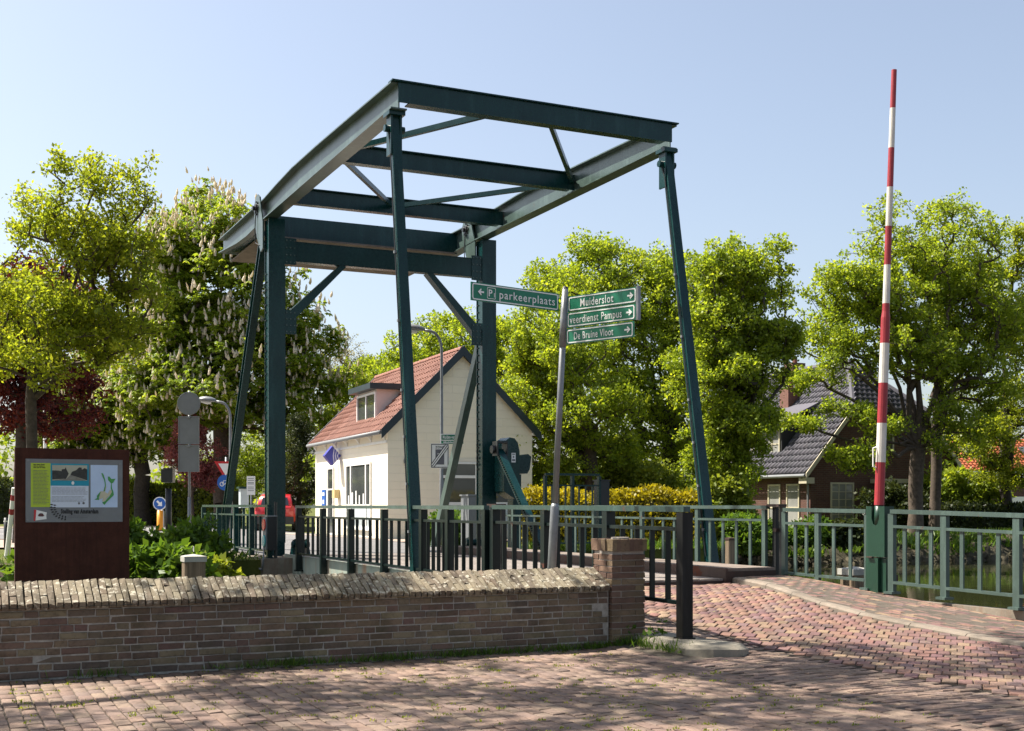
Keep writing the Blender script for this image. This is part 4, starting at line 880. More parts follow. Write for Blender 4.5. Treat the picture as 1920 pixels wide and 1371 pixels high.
# notice boards
for px, D, y0, y1, w_, lab in ((471, 40, 928, 893, .27, 'small white notice sign on a thin pole beyond the railing'), ):
    p = WD(px, D, .34); t = thing('notice_sign', lab, 'sign', tuple(p)); pole(t, p, .2, 2.2, .025); M = frame(p, VIEWX, (0, 0, 1)); a, b = zat(y0, D) - .34, zat(y1, D) - .34
    mb = MB(); mb.M = M; mb.box(-w_ / 2, w_ / 2, a, b, .03, .05); s_ = build(mb, 'sign_plate', 'letter_white', t)
    mb = MB(); mb.M = M
    for q in (.12, .2, .3, .36, .5, .58, .66): mb.add([(-.1, b - q * (b - a) * 1.2, .053), (.1, b - q * (b - a) * 1.2, .053), (.1, b - q * (b - a) * 1.2 + .018, .053), (-.1, b - q * (b - a) * 1.2 + .018, .053)], [(0, 1, 2, 3)])
    build(mb, 'printed_lines', 'print_grey', s_)
p = WD(457, 42, .34); t = thing('glass_lantern', 'small green framed glass case on a post beyond the railing', 'display case', tuple(p)); pole(t, p, .2, 1.3, .05, 'bridge_paint'); mb = MB(); mb.box(p.x - .14, p.x + .14, p.y - .14, p.y + .14, 1.3, 1.95); build(mb, 'glass_body', 'frosted_glass', t); mb = MB(); mb.box(p.x - .2, p.x + .2, p.y - .2, p.y + .2, 1.952, 2.02); build(mb, 'cap', 'bridge_paint', t)
# street lamps
def lamp(px, D, ytop, reach, lab, r=.05, sgn=-1):
    p = WD(px, D, .34); zt = zat(ytop, D); t = thing('street_lamp', lab, 'street lamp', tuple(p), group='grey street lamps beyond the bridge')
    arm = [p + Vector((0, 0, zt - .34 - .55)) + VIEWX * (.0)] + [p + Vector((0, 0, zt - .34 - .55 + .5 * math.sin(a))) + VIEWX * (sgn * (.32 - .32 * math.cos(a))) for a in np.linspace(.2, math.pi / 2, 7)]
    e = arm[-1] + VIEWX * (sgn * .12) + Vector((0, 0, .02))
    mb = MB(); mb.tube([(p.x, p.y, .2), (p.x, p.y, 2.0), (p.x, p.y, 2.05)] + [tuple(q) for q in arm] + [tuple(e)], [r * 1.35, r * 1.3, r] + [r * .8] * (len(arm) + 1), 10); build(mb, 'lamp_pole', 'galvanised', t, smooth=True)
    h0 = e; d = VIEWX * sgn + Vector((0, 0, .10)); d.normalize(); L = reach; mb = MB(); mb.tube([h0 + d * (L * k) for k in (0, .08, .3, .6, .9, 1.0)], [.05, .085, .12, .13, .09, .03], 12)
    c = sum((Vector(v) for v in mb.v), Vector()) / len(mb.v); mb.v = [(x, y, z if z > (h0 + d * ((Vector((x, y, z)) - h0).dot(d))).z else (h0 + d * ((Vector((x, y, z)) - h0).dot(d))).z - .25 * ((h0 + d * ((Vector((x, y, z)) - h0).dot(d))).z - z)) for x, y, z in mb.v]
    hd_ = build(mb, 'lamp_head', 'galvanised', t, smooth=True)
    mb = MB(); mb.tube([h0 + d * (L * k) - Vector((0, 0, .028)) for k in (.3, .5, .85)], [.07, .09, .05], 10); mb.v = [(x, y, min(z, (h0 + d * ((Vector((x, y, z)) - h0).dot(d))).z - .03)) for x, y, z in mb.v]; build(mb, 'lamp_glass', 'lamp_glass', hd_)
    return p
pl = lamp(828, 31.5, 617, .6, 'tall curved street lamp in front of the white house', .045)
lamp(432, 38, 751, .55, 'curved street lamp in front of the chestnut trunk', .05)
p = WD(84, 45, .34); mb = MB(); mb.tube([(p.x, p.y, .2), (p.x, p.y, 5.6), (p.x, p.y, 5.7)], [.06, .05, .01], 8); build(mb, 'flag_pole', 'white_paint', None, label='thin white pole rising behind the information board', cat='pole')
# zone sign and street name plates on the lamp
M = frame(pl, VIEWX, (0, 0, 1)); D = 31.5
t = thing('parking_zone_sign', 'grey parking zone end sign with diagonal bars on the lamp pole', 'traffic sign', tuple(pl + Vector((0, 0, 1.9))))
a, b = zat(878, D) - .34, zat(832, D) - .34; X0_, X1_ = (808 - 828) / FPX * D, (842 - 828) / FPX * D
mb = MB(); mb.M = M; mb.box(X0_, X1_, a, b, .06, .08); s_ = build(mb, 'sign_plate', 'frame_white', t)
mb = MB(); mb.M = M
for q in ((X0_ + .012, X0_ + .03, a + .012, b - .012), (X1_ - .03, X1_ - .012, a + .012, b - .012), (X0_ + .03, X1_ - .03, a + .012, a + .03), (X0_ + .03, X1_ - .03, b - .03, b - .012)): mb.add([(q[0], q[2], .0825), (q[1], q[2], .0825), (q[1], q[3], .0825), (q[0], q[3], .0825)], [(0, 1, 2, 3)])
build(mb, 'sign_border', 'letter_black', s_)
mb = MB(); mb.M = M; mb.add([(X0_ + .12, a + .09, .082), (X1_ - .12, a + .09, .082), (X1_ - .12, b - .15, .082), (X0_ + .12, b - .15, .082)], [(0, 1, 2, 3)]); build(mb, 'parking_field', 'print_grey', s_)
text('P', .26, 'frame_white', s_, M, (X0_ + X1_) / 2 - .07, a + .2, .084, bold=.004); text('ZONE', .085, 'letter_black', s_, M, X0_ + .12, b - .125, .084, width=.23, bold=.002)
mb = MB(); mb.M = M; d = Vector((X1_ - X0_ - .08, b - a - .10)).normalized(); nx, ny = -d.y * .052, d.x * .052
mb.add([(X0_ + .05 + nx, a + .06 + ny, .0855), (X0_ + .05 - nx, a + .06 - ny, .0855), (X1_ - .05 - nx, b - .06 - ny, .0855), (X1_ - .05 + nx, b - .06 + ny, .0855)], [(0, 1, 2, 3)]); build(mb, 'diagonal_field', 'frame_white', s_)
mb = MB(); mb.M = M
for o_ in (-.035, 0, .035):
    x0, y0, x1, y1 = X0_ + .04 + o_, a + .05 - o_, X1_ - .04 + o_, b - .05 - o_; d = Vector((x1 - x0, y1 - y0)).normalized(); nx, ny = -d.y * .009, d.x * .009
    mb.add([(x0 + nx, y0 + ny, .087), (x0 - nx, y0 - ny, .087), (x1 - nx, y1 - ny, .087), (x1 + nx, y1 + ny, .087)], [(0, 1, 2, 3)])
build(mb, 'diagonal_bar', 'letter_black', s_)
t = thing('route_sign', 'two small green route name plates on the lamp pole', 'sign', tuple(pl + Vector((0, 0, 2.6))))
for (ya, yb, m_, body, x0_) in ((826.5, 814, 'letter_white', 'Muiden-vesting', .0), (832.5, 827, 'sign_green', 'Muiderslot', .02)):
    a, b = zat(ya, D) - .34, zat(yb, D) - .34; mb = MB(); mb.M = M; mb.box(x0_ - .02, .56, a, b, .05, .062); s_ = build(mb, 'name_plate', m_, t)
    if m_ == 'letter_white':
        mb = MB(); mb.M = M; mb.add([(x0_, a + .02, .064), (.54, a + .02, .064), (.54, b - .02, .064), (x0_, b - .02, .064)], [(0, 1, 2, 3)]); build(mb, 'plate_field', 'sign_green', s_)
    text(body, (b - a) * .75, 'letter_white', s_, M, x0_ + .03, a + (b - a) * .28, .067, width=.42, bold=.002)
# mooring posts
def mooring(p, w_, z1, cap, lab, tap=1.0, rz=0.0):
    t = thing('mooring_post', lab, 'wooden post', (p.x, p.y, -1.0)); c, s_ = math.cos(rz), math.sin(rz)
    Q = [(-.5, -.38), (-.38, -.5), (.38, -.5), (.5, -.38), (.5, .38), (.38, .5), (-.38, .5), (-.5, .38)]; mb = MB(); V = []
    for z, k in ((-1.0, 1.05), (z1, tap)): V += [(p.x + (x * c - y * s_) * w_ * k, p.y + (x * s_ + y * c) * w_ * k, z) for x, y in Q]
    mb.add(V, [tuple(range(7, -1, -1)), tuple(range(8, 16))] + [(i, (i + 1) % 8, 8 + (i + 1) % 8, 8 + i) for i in range(8)]); build(mb, 'timber', 'weathered_wood', t)
    mb = MB(); mb.M = Matrix.Translation(p) @ Matrix.Rotation(rz, 4, 'Z'); h = w_ * .54
    k_ = w_ / .33; mb.box(-h, h, -h, h, z1 + .001, z1 + .09 * k_); mb.add([(-h, -h, z1 + .09 * k_), (h, -h, z1 + .09 * k_), (h, h, z1 + .09 * k_), (-h, h, z1 + .09 * k_), (0, 0, z1 + .125 * k_)], [(0, 1, 4), (1, 2, 4), (2, 3, 4), (3, 0, 4)]); build(mb, 'cap', cap, t); return t
q = WD(363, 13.6, 0); t = mooring(Vector((q.x, q.y, 0)), .225, .76, 'stone_cap', 'stout wooden post with a pale cap behind the parapet'); mb = MB(); mb.tube([(q.x, q.y, .87), (q.x, q.y, .93)], .006, 6); build(mb, 'cap_pin', 'white_paint', t)
q = WD(1602, 16.9, 0); mooring(Vector((q.x, q.y, 0)), .30, .43, 'stone_cap', 'wooden mooring post with pale cap just behind the barrier')
q = WD(1369, 27, 0); mooring(Vector((q.x, q.y, 0)), .17, .62, 'rusty_steel', 'slim wooden mooring post with a rusty cap in the canal')
# left edge: leaning boom rest and dark bollard
p = WD(13, 24.9, .33); p1 = WD(26, 24.6, zat(915, 24.7)); t = thing('boom_rest', 'pale leaning post with red bands at the picture edge', 'post', tuple(p)); pp = [p + (p1 - p) * k for k in (0, .25, .62, .7, .82, .9, 1)]
mb = MB(); mb.tube(pp[:3], [.055, .05, .045], 10); build(mb, 'post_shaft', 'white_paint', t); mb = MB(); mb.tube(pp[2:4], .045, 10); build(mb, 'red_band', 'boom_red', t); mb = MB(); mb.tube(pp[3:5], .044, 10); build(mb, 'white_band', 'white_paint', t); mb = MB(); mb.tube(pp[4:6], .043, 10); build(mb, 'red_band', 'boom_red', t); mb = MB(); mb.tube(pp[5:], .042, 10); build(mb, 'post_tip', 'white_paint', t)
p = WD(12, 30, .33); t = thing('bollard', 'dark bollard with a pale ring at the picture edge', 'bollard', tuple(p)); mb = MB(); mb.tube([(p.x, p.y, .3), (p.x, p.y, 1.08)], .06, 10); build(mb, 'bollard_post', 'black_steel', t, smooth=True); mb = MB(); mb.tube([(p.x, p.y, .98), (p.x, p.y, 1.01)], .063, 10); build(mb, 'ring', 'white_paint', t)

# ================================================================ RED CAR
cp = WD(515, 50, .35); t = thing('parked_car', 'red hatchback seen from behind beyond the bridge tower', 'car', tuple(cp), math.radians(-19))
secs = [(-.0, .70, .42, .95), (.06, .80, .30, 1.0), (.5, .83, .26, 1.02), (1.6, .84, .26, 1.0), (2.6, .84, .26, .96), (3.3, .80, .28, .84), (3.65, .66, .34, .7)]
def loft(secs, bev=.1):
    mb = MB(); V = []; n = len(secs)
    for y, w_, a, b in secs: V += [(-w_ + bev, y, a), (w_ - bev, y, a), (w_, y, a + bev * 1.5), (w_, y, b - bev), (w_ - bev, y, b), (-w_ + bev, y, b), (-w_, y, b - bev), (-w_, y, a + bev * 1.5)]
    F = [tuple(range(7, -1, -1)), tuple(range(8 * (n - 1), 8 * n))] + [(8 * i + k, 8 * i + (k + 1) % 8, 8 * i + 8 + (k + 1) % 8, 8 * i + 8 + k) for i in range(n - 1) for k in range(8)]
    F = [tuple(reversed(f)) for f in F]; mb.add(V, F); return mb
build(loft(secs), 'body', 'car_red', t, smooth=True)
build(loft([(.10, .70, .9, 1.02), (.22, .68, .9, 1.30), (.36, .62, .9, 1.45), (.8, .61, .9, 1.5), (1.7, .60, .9, 1.48), (2.3, .62, .9, 1.2), (2.7, .7, .9, .99)], .06), 'cabin', 'car_red', t, smooth=True)
mb = MB(); mb.add([(-.56, .085, 1.04), (.56, .085, 1.04), (.50, .225, 1.36), (-.50, .225, 1.36)], [(0, 1, 2, 3)]); build(mb, 'rear_window', 'car_glass', t)
for s_ in (-1, 1):
    mb = MB(); mb.add([(s_ * .695, .5, 1.05), (s_ * .695, 2.0, 1.05), (s_ * .615, 1.7, 1.40), (s_ * .625, .6, 1.40)], [(0, 1, 2, 3)]); build(mb, 'side_window', 'car_glass', t)
    mb = MB(); mb.prism([(s_ * .60, -.012, .80), (s_ * .78, .03, .80), (s_ * .78, .05, 1.0), (s_ * .66, .0, 1.0)], (0, -.02, 0)); build(mb, 'tail_light', 'tail_light', t)
    for y in (.62, 2.85):
        mb = MB(); mb.disc((s_ * .86, y, .3), (-s_, 0, 0), .30, .2, 20); w__ = build(mb, 'wheel', 'car_tyre', t); mb = MB(); mb.disc((s_ * .865, y, .3), (-s_, 0, 0), .19, .02, 14); build(mb, 'rim', 'galvanised', w__)
mb = MB(); mb.box(-.76, .76, -.07, .25, .28, .58); build(mb, 'rear_bumper', 'car_grey', t); mb = MB(); mb.box(-.26, .26, -.03, -.005, .66, .78); pl_ = build(mb, 'number_plate', 'plate_yellow', t)
mb = MB(); mb.box(-.4, .4, -.025, .06, .80, .84); build(mb, 'tailgate_trim', 'car_grey', t)

# ================================================================ WHITE HOUSE
HL, HW, EV, AP = 9.4, 4.86, 3.50, 5.92
hp = WD(727, 38, .34); rz = math.radians(-2.5)
hs = thing('white_house', 'cream house with red tiled roof and dark bargeboards behind the bridge', 'house', tuple(hp), rz)
mb = MB(); mb.add([(0, 0, -.1), (HW, 0, -.1), (HW, 0, EV), (HW / 2, 0, AP - .12), (0, 0, EV), (0, HL, -.1), (HW, HL, -.1), (HW, HL, EV), (HW / 2, HL, AP - .12), (0, HL, EV)],
                  [(0, 1, 2, 3, 4), (9, 8, 7, 6, 5), (0, 4, 9, 5), (1, 6, 7, 2), (4, 3, 8, 9), (2, 7, 8, 3)]); hw = build(mb, 'wall', 'house_render', hs)
sl_ = (AP - EV) / (HW / 2)
def roofz(x): return EV + .06 + (x if x < HW / 2 else HW - x) * sl_
OV = .22
for s0, s1, nm in ((-OV, HW / 2, 'roof'), (HW + OV, HW / 2, 'roof')):
    mb = MB(); mb.prism([(s0, -.16, roofz(s0) - .06), (s1, -.16, roofz(s1) - .06), (s1, -.16, roofz(s1)), (s0, -.16, roofz(s0))], (0, HL + .32, 0)); r_ = build(mb, nm, 'red_tile', hs)
    if s0 < 0: rf = r_
for s0 in (-OV - .03, HW + OV + .03):
    mb = MB(); m_ = HW / 2; o = .02 if s0 < 0 else -.02
    mb.prism([(s0, -.19, roofz(s0) - .22), (m_, -.19, roofz(m_) - .22), (m_, -.19, roofz(m_) + .09), (s0, -.19, roofz(s0) + .09)], (0, .028, 0)); build(mb, 'bargeboard', 'barge_dark', hs)
    mb = MB(); mb.prism([(s0, HL + .17, roofz(s0) - .2), (m_, HL + .17, roofz(m_) - .2), (m_, HL + .17, roofz(m_) + .09), (s0, HL + .17, roofz(s0) + .09)], (0, .04, 0)); build(mb, 'bargeboard', 'gutter_grey', hs)
# roof tiles: first 300 as pieces, rest joined
def tile_mesh(w_, l_, mat, nm='roof_tile'):
    V, F = [], []; N = 5
    for iy, (y, zo) in enumerate(((0, .046), (l_, .004))):
        for k in range(N + 1): tt = k / N; V.append((tt * w_ * 1.06, y, zo + .026 * math.sin(tt * 2 * math.pi + .6)))
    V += [(k / N * w_ * 1.06, 0, .0) for k in range(N + 1)]
    F = [(k, k + 1, N + 2 + k, N + 1 + k) for k in range(N)] + [(2 * N + 2 + k, 2 * N + 3 + k, k + 1, k) for k in range(N)]
    return V, F
TV, TF = tile_mesh(.245, .36, 'red_tile'); tm = bpy.data.meshes.new('roof_tile'); tm.from_pydata(TV, [], TF); tm.materials.append(MATS['red_tile'])
sang = math.atan2(sl_, 1); slope_len = (HW / 2 + OV) / math.cos(sang); rows = 12; expo = slope_len / rows; tl = []
dorm = (2.45, 4.75, .36)
for j in range(rows):
    for i in range(39):
        y = -.12 + i * .245; s_ = j * expo; x = -OV + s_ * math.cos(sang)
        if dorm[0] - .25 < y < dorm[1] and dorm[2] - .12 < x < 1.45: continue
        tl.append((y, x, roofz(x)))
R_ = Matrix.Rotation(0, 4, 'Z')
ML = Matrix(((0, math.cos(sang), -math.sin(sang)), (1, 0, 0), (0, math.sin(sang), math.cos(sang)))).to_4x4()   # tile x -> house y, tile y -> up slope
ML = Matrix(((0, math.cos(sang), -math.sin(sang), 0), (1, 0, 0, 0), (0, math.sin(sang), math.cos(sang), 0), (0, 0, 0, 1)))
ev_ = ML.to_3x3(); flip = ev_.determinant() < 0
if flip: pass
tl.sort(key=lambda q: q[0]); V_, F_, off = [], [], 0
TVn = np.array(TV); A3 = np.array([[ML[i][j] for j in range(3)] for i in range(3)])
TR = TVn @ A3.T
tm.clear_geometry(); tm.from_pydata(TR.tolist(), [], [tuple(reversed(f)) for f in TF])
for i, (y, x, z) in enumerate(tl):
    if i < 300: o = bpy.data.objects.new('roof_tile', tm); COL.objects.link(o); o.parent = rf; o.location = (x - .0, y, z + random.uniform(0, .006)); o.rotation_euler = (random.gauss(0, .006), 0, random.gauss(0, .006))
    else: V_.append(TR + np.array([x, y, z])); F_.append(np.array([tuple(reversed(f)) for f in TF]) + off); off += len(TV)
qmesh('roof_tile', np.concatenate(V_), np.concatenate(F_), 'red_tile', rf, kind='stuff')
for i in range(31):
    mb = MB(); y = -.16 + i * .31; zt = roofz(HW / 2); mb.prism([(HW / 2 + .12 * math.cos(a), y, zt - .03 + .11 * math.sin(a)) for a in np.linspace(0, math.pi, 7)], (0, .33, 0)); mb.v = [(x, yy_, z + (.02 if yy_ > y + .1 else 0)) for x, yy_, z in mb.v]; build(mb, 'ridge_tile', 'red_tile', rf)
# gutter, cornice, brackets
mb = MB(); mb.tube([(-OV - .06, -.1, roofz(-OV) - .05), (-OV - .06, HL + .1, roofz(-OV) - .05)], .065, 8); build(mb, 'gutter', 'gutter_grey', hs, smooth=True)
mb = MB(); mb.box(-.16, -.002, .0, HL, EV - .17, EV - .06); build(mb, 'soffit', 'white_paint', hs)
mb = MB(); mb.box(-.04, -.002, .03, HL - .02, EV - .52, EV - .44); build(mb, 'cornice_moulding', 'white_paint', hs)
for k in range(7):
    mb = MB(); y = .25 + k * 1.48; mb.prism([(-.002, y, EV - .172), (-.15, y, EV - .172), (-.15, y, EV - .24), (-.002, y, EV - .43)], (0, .08, 0)); build(mb, 'cornice_bracket', 'white_paint', hs)
mb = MB(); mb.box(HW - .02, HW + OV, -.12, .1, EV - .2, EV - .12); build(mb, 'eave_return', 'white_paint', hs)
def window(parent, axis, a0, a1, z0, z1, cols, rows_, fr='frame_white', glass='window_glass', depth=.09, pos=0.0, bar=.05, nm='window', lower=None, sill=True):
    """axis 'y': wall plane x=pos facing -X; axis 'x': wall plane y=pos facing -Y"""
    def bx(mb, u0, u1, z_0, z_1, d0, d1):
        return mb.box(pos + d0, pos + d1, u0, u1, z_0, z_1) if axis == 'y' else mb.box(u0, u1, pos + d0, pos + d1, z_0, z_1)
    mb = MB(); f = .07; bx(mb, a0 - f, a0, z0 - f, z1 + f, -.05, depth); bx(mb, a1, a1 + f, z0 - f, z1 + f, -.05, depth); bx(mb, a0, a1, z1, z1 + f, -.05, depth); bx(mb, a0, a1, z0 - f, z0, -.05, depth); w_ = build(mb, nm, fr, parent)
    us = np.linspace(a0, a1, cols + 1); zs = rows_ if isinstance(rows_, list) else list(np.linspace(z0, z1, rows_ + 1))
    for i in range(cols):
        for j in range(len(zs) - 1):
            mb = MB(); bx(mb, us[i] + .004, us[i + 1] - .004, zs[j] + .004, zs[j + 1] - .004, -.020, -.012); build(mb, 'pane', lower if (lower and j == 0) else glass, w_)
    mb = MB()
    for u in us[1:-1]: bx(mb, u - bar / 2, u + bar / 2, z0, z1, -.045, -.021)
    for z in zs[1:-1]: bx(mb, a0, a1, z - bar / 2, z + bar / 2, -.042, -.0211)
    if mb.v: build(mb, 'glazing_bar', fr, w_)
    if sill: mb = MB(); bx(mb, a0 - .1, a1 + .1, z0 - f - .05, z0 - f - .001, -.10, .02); build(mb, 'sill', fr, w_)
    return w_
sw = window(hs, 'y', 1.85, 4.75, .35, 2.38, 1, [.35, 1.05, 2.38], 'white_paint', bar=.05, lower='frosted_glass')
for y in (2.35, 4.2): mb = MB(); mb.box(-.05, -.021, y - .05, y + .05, .35, 2.38); build(mb, 'mullion', 'white_paint', sw)
mb = MB()
for y, h, w_ in ((2.6, .35, .12), (3.1, .3, .1), (3.5, .45, .12), (3.95, .4, .2), (4.45, .3, .1)): mb.box(-.03, -.0205, y, y + w_, 1.08, 1.08 + h)
build(mb, 'window_display', 'letter_white', sw)
mb = MB()
for k in range(26):
    y = 1.9 + k * .105; mb.prism([(-.024, y, .36), (-.024, y + .03, .36), (-.024, min(y + .1, 4.74), .62), (-.024, min(y + .07, 4.72), .62)], (.003, 0, 0))
build(mb, 'striped_film', 'sign_back', sw)
dr = window(hs, 'y', 6.62, 7.35, .05, 2.35, 1, [.05, 1.62, 2.35], 'white_paint', 'window_glass', nm='door', sill=False); mb = MB(); mb.box(-.06, -.03, 6.66, 6.72, .95, 1.1); build(mb, 'handle', 'galvanised', dr)
mb = MB(); mb.box(-.04, -.002, 7.75, 8.25, .98, 1.62); bs = build(mb, 'blue_sign', 'blue_sign', hs); mb = MB(); mb.box(-.045, -.0405, 7.9, 8.1, 1.1, 1.25); mb.box(-.045, -.0405, 7.85, 8.15, 1.4, 1.52); build(mb, 'sign_print', 'letter_white', bs)
mb = MB(); mb.box(-.2, -.002, 5.75, 6.1, 1.3, 1.6); build(mb, 'letter_box', 'plate_cream', hs); mb = MB(); mb.tube([(-.02, 5.95, 1.6), (-.02, 5.95, 2.5)], .012, 6); build(mb, 'cable', 'white_paint', hs)
# diamond light sign with stripes
c = Vector((-.30, 5.55, 2.78)); mb = MB(); mb.prism([(c.x - .02, c.y, c.z + .34), (c.x - .30, c.y, c.z), (c.x - .02, c.y, c.z - .34), (c.x + .28, c.y, c.z)], (0, .3, 0)); dg = build(mb, 'diamond_sign', 'purple_blue', hs)
mb = MB()
for k in range(3):
    o = .05 + k * .08; mb.add([(c.x - .02 + o, c.y - .004, c.z + .34 - o * 1.13), (c.x + .0 + o, c.y - .004, c.z + .34 - o * 1.13 - .02), (c.x - .02 + o * .9, c.y - .004, c.z + .0), (c.x - .06 + o * .9, c.y - .004, c.z + .0)], [(0, 1, 2, 3)])
    mb.add([(c.x - .06 + o * .9, c.y - .004, c.z), (c.x - .02 + o * .9, c.y - .004, c.z), (c.x + o, c.y - .004, c.z - .34 + o * 1.13), (c.x - .03 + o, c.y - .004, c.z - .34 + o * 1.13 - .01)], [(3, 2, 1, 0)])
build(mb, 'stripe', 'pale_lilac', dg)
mb = MB(); mb.box(-.06, -.002, 5.65, 5.75, 2.7, 2.85); build(mb, 'sign_bracket', 'white_paint', dg)
# dormer
dx = dorm[2]; mb = MB(); zt = 4.86; mb.add([(dx, dorm[0], 3.72), (dx, dorm[0], zt), (1.5, dorm[0], zt), (1.5, dorm[0], roofz(1.5)), (dx, dorm[1], 3.72), (dx, dorm[1], zt), (1.5, dorm[1], zt), (1.5, dorm[1], roofz(1.5))], [(0, 1, 2, 3), (7, 6, 5, 4), (0, 4, 5, 1), (1, 5, 6, 2)]); dm = build(mb, 'dormer', 'dormer_side', hs)
mb = MB(); mb.box(dx - .28, 1.75, dorm[0] - .2, dorm[1] + .2, zt + .001, zt + .19); build(mb, 'dormer_roof', 'barge_dark', dm)
window(hs, 'y', dorm[0] + .1, dorm[1] - .1, 3.9, 4.72, 2, 1, 'frame_white', pos=dx - .0, depth=.0, bar=.09)
mb = MB(); mb.box(dx - .06, dx + .02, dorm[0] - .02, dorm[1] + .02, 3.62, 3.77); build(mb, 'dormer_apron', 'gutter_grey', dm)
# gable window, lamp
gw = window(hs, 'x', 1.75, 4.1, .3, 2.35, 2, [.3, 1.1, 1.95, 2.35], 'frame_white', bar=.09, lower='frosted_glass', sill=False)
mb = MB(); mb.box(1.6, 4.25, -.03, -.002, 2.43, 2.52); build(mb, 'lintel', 'plaster_cream', hs)
mb = MB(); mb.disc((.66, -.002, 2.42), (0, -1, 0), .15, .05, 20); l_ = build(mb, 'wall_lamp', 'sign_back', hs); mb = MB(); mb.disc((.66, -.053, 2.42), (0, -1, 0), .12, .05, 20); build(mb, 'lamp_glass', 'lamp_glass', l_)
mb = MB(); mb.box(-.03, .14, -.028, -.002, -.05, .3); build(mb, 'plinth_corner', 'plaster_cream', hs)

# ================================================================ BRICK HOUSE
bp_ = WD(1520, 48, .32); bh = thing('brick_house', 'dark brick house with grey tiled half-hipped roof behind the oaks', 'house', tuple(bp_), math.radians(-1.5))
BL, BW, BE, BA = 10.0, 7.4, 2.66, 6.96; bs_ = (BA - BE) / (BW / 2); HH = 4.81; xh0 = (HH - BE) / bs_; hy = 2.3
mb = MB(); mb.add([(0, 0, -.3), (BW, 0, -.3), (BW, 0, BE), (BW - xh0, 0, HH), (xh0, 0, HH), (0, 0, BE), (0, BL, -.3), (BW, BL, -.3), (BW, BL, BE), (BW / 2, BL, BA), (0, BL, BE)], [(0, 1, 2, 3, 4, 5), (10, 9, 8, 7, 6), (0, 5, 10, 6), (1, 7, 8, 2)]); build(mb, 'wall', 'house_brick', bh)
def brz(x): return BE + (x if x < BW / 2 else BW - x) * bs_
for s_ in (1, -1):
    X_ = lambda x: x if s_ > 0 else BW - x
    mb = MB(); P = [(X_(-.35), -.2, brz(0) - .35 * bs_), (X_(xh0), -.2, HH), (X_(BW / 2), hy, BA), (X_(BW / 2), BL + .2, BA), (X_(-.35), BL + .2, brz(0) - .35 * bs_)]
    P2 = [(x, y, z + .05) for x, y, z in P]; mb.add(P + P2, [(0, 1, 2, 3, 4), (9, 8, 7, 6, 5)] + [(i, (i + 1) % 5, 5 + (i + 1) % 5, 5 + i) for i in range(5)]); r_ = build(mb, 'roof', 'dark_tile', bh)
    if s_ > 0: brf = r_
mb = MB(); P = [(xh0, -.22, HH - .02), (BW - xh0, -.22, HH - .02), (BW / 2, hy, BA)]; mb.add([(x, y, z + .02) for x, y, z in P] + [(x, y, z + .07) for x, y, z in P], [(0, 2, 1), (3, 4, 5), (0, 1, 4, 3), (1, 2, 5, 4), (2, 0, 3, 5)]); hipr = build(mb, 'half_hip', 'dark_tile', bh)
ba = math.atan2(bs_, 1); A3 = np.array([[0, math.cos(ba), -math.sin(ba)], [1, 0, 0], [0, math.sin(ba), math.cos(ba)]]); V_, F_, off = [], [], 0
TVb, TFb = tile_mesh(.25, .40, 'dark_tile'); TRb = np.array(TVb) * np.array([1, 1, 1.5]) @ A3.T; sl2 = (BW / 2 + .35) / math.cos(ba); nr = int(sl2 / .33)
for j in range(nr):
    x = -.35 + j * .33 * math.cos(ba); z = brz(0) + (x) * bs_ + .055; y0 = -.18 if x < xh0 else -.18 + (x - xh0) / (BW / 2 - xh0) * (hy + .2)
    for i in range(int((BL + .2 - y0) / .25)):
        y = y0 + i * .25
        if 2.3 < y < 4.9 and .3 < x < 1.75: continue
        V_.append(TRb + np.array([x, y, z])); F_.append(np.array([tuple(reversed(f)) for f in TFb]) + off); off += len(TVb)
qmesh('roof_tile', np.concatenate(V_), np.concatenate(F_), 'dark_tile', brf, kind='stuff')
V_, F_, off = [], [], 0; ha = math.atan2(BA - HH, hy + .22); A4 = np.array([[1, 0, 0], [0, math.cos(ha), -math.sin(ha)], [0, math.sin(ha), math.cos(ha)]]); TRh = np.array(TVb) * np.array([1, 1, 1.5]) @ A4.T
for j in range(10):
    d_ = j * .32; y = -.22 + d_ * math.cos(ha); z = HH + .075 + d_ * math.sin(ha); f = 1 - d_ / ((hy + .22) / math.cos(ha)); hwid = (BW / 2 - xh0) * f
    for i in range(int(2 * hwid / .25)): V_.append(TRh + np.array([BW / 2 - hwid + i * .25, y, z])); F_.append(np.array(TFb) + off); off += len(TVb)
qmesh('roof_tile', np.concatenate(V_), np.concatenate(F_), 'dark_tile', hipr, kind='stuff')
mb = MB(); mb.tube([(xh0, -.24, HH + .08), (BW / 2, hy, BA + .1)], .13, 8); mb.tube([(BW - xh0, -.24, HH + .08), (BW / 2, hy, BA + .1)], .13, 8); build(mb, 'hip_tile', 'dark_tile', bh)
mb = MB(); mb.tube([(BW / 2, hy - .1, BA + .1), (BW / 2, BL + .2, BA + .1)], .13, 8); build(mb, 'ridge_tile', 'dark_tile', bh)
for s_ in (1, -1):
    X_ = lambda x: x if s_ > 0 else BW - x; mb = MB(); z0 = brz(0) - .40 * bs_; mb.prism([(X_(-.4), -.26, z0 - .12), (X_(xh0), -.26, HH - .14), (X_(xh0), -.26, HH + .09), (X_(-.4), -.26, z0 + .12)], (0, .04, 0)); build(mb, 'bargeboard', 'cream_frame', bh)
    mb = MB(); mb.box(X_(-.38) if s_ > 0 else X_(.0), X_(.0) if s_ > 0 else X_(-.38), -.24, .25, z0 - .28, z0 - .05); build(mb, 'eave_box', 'cream_frame', bh)
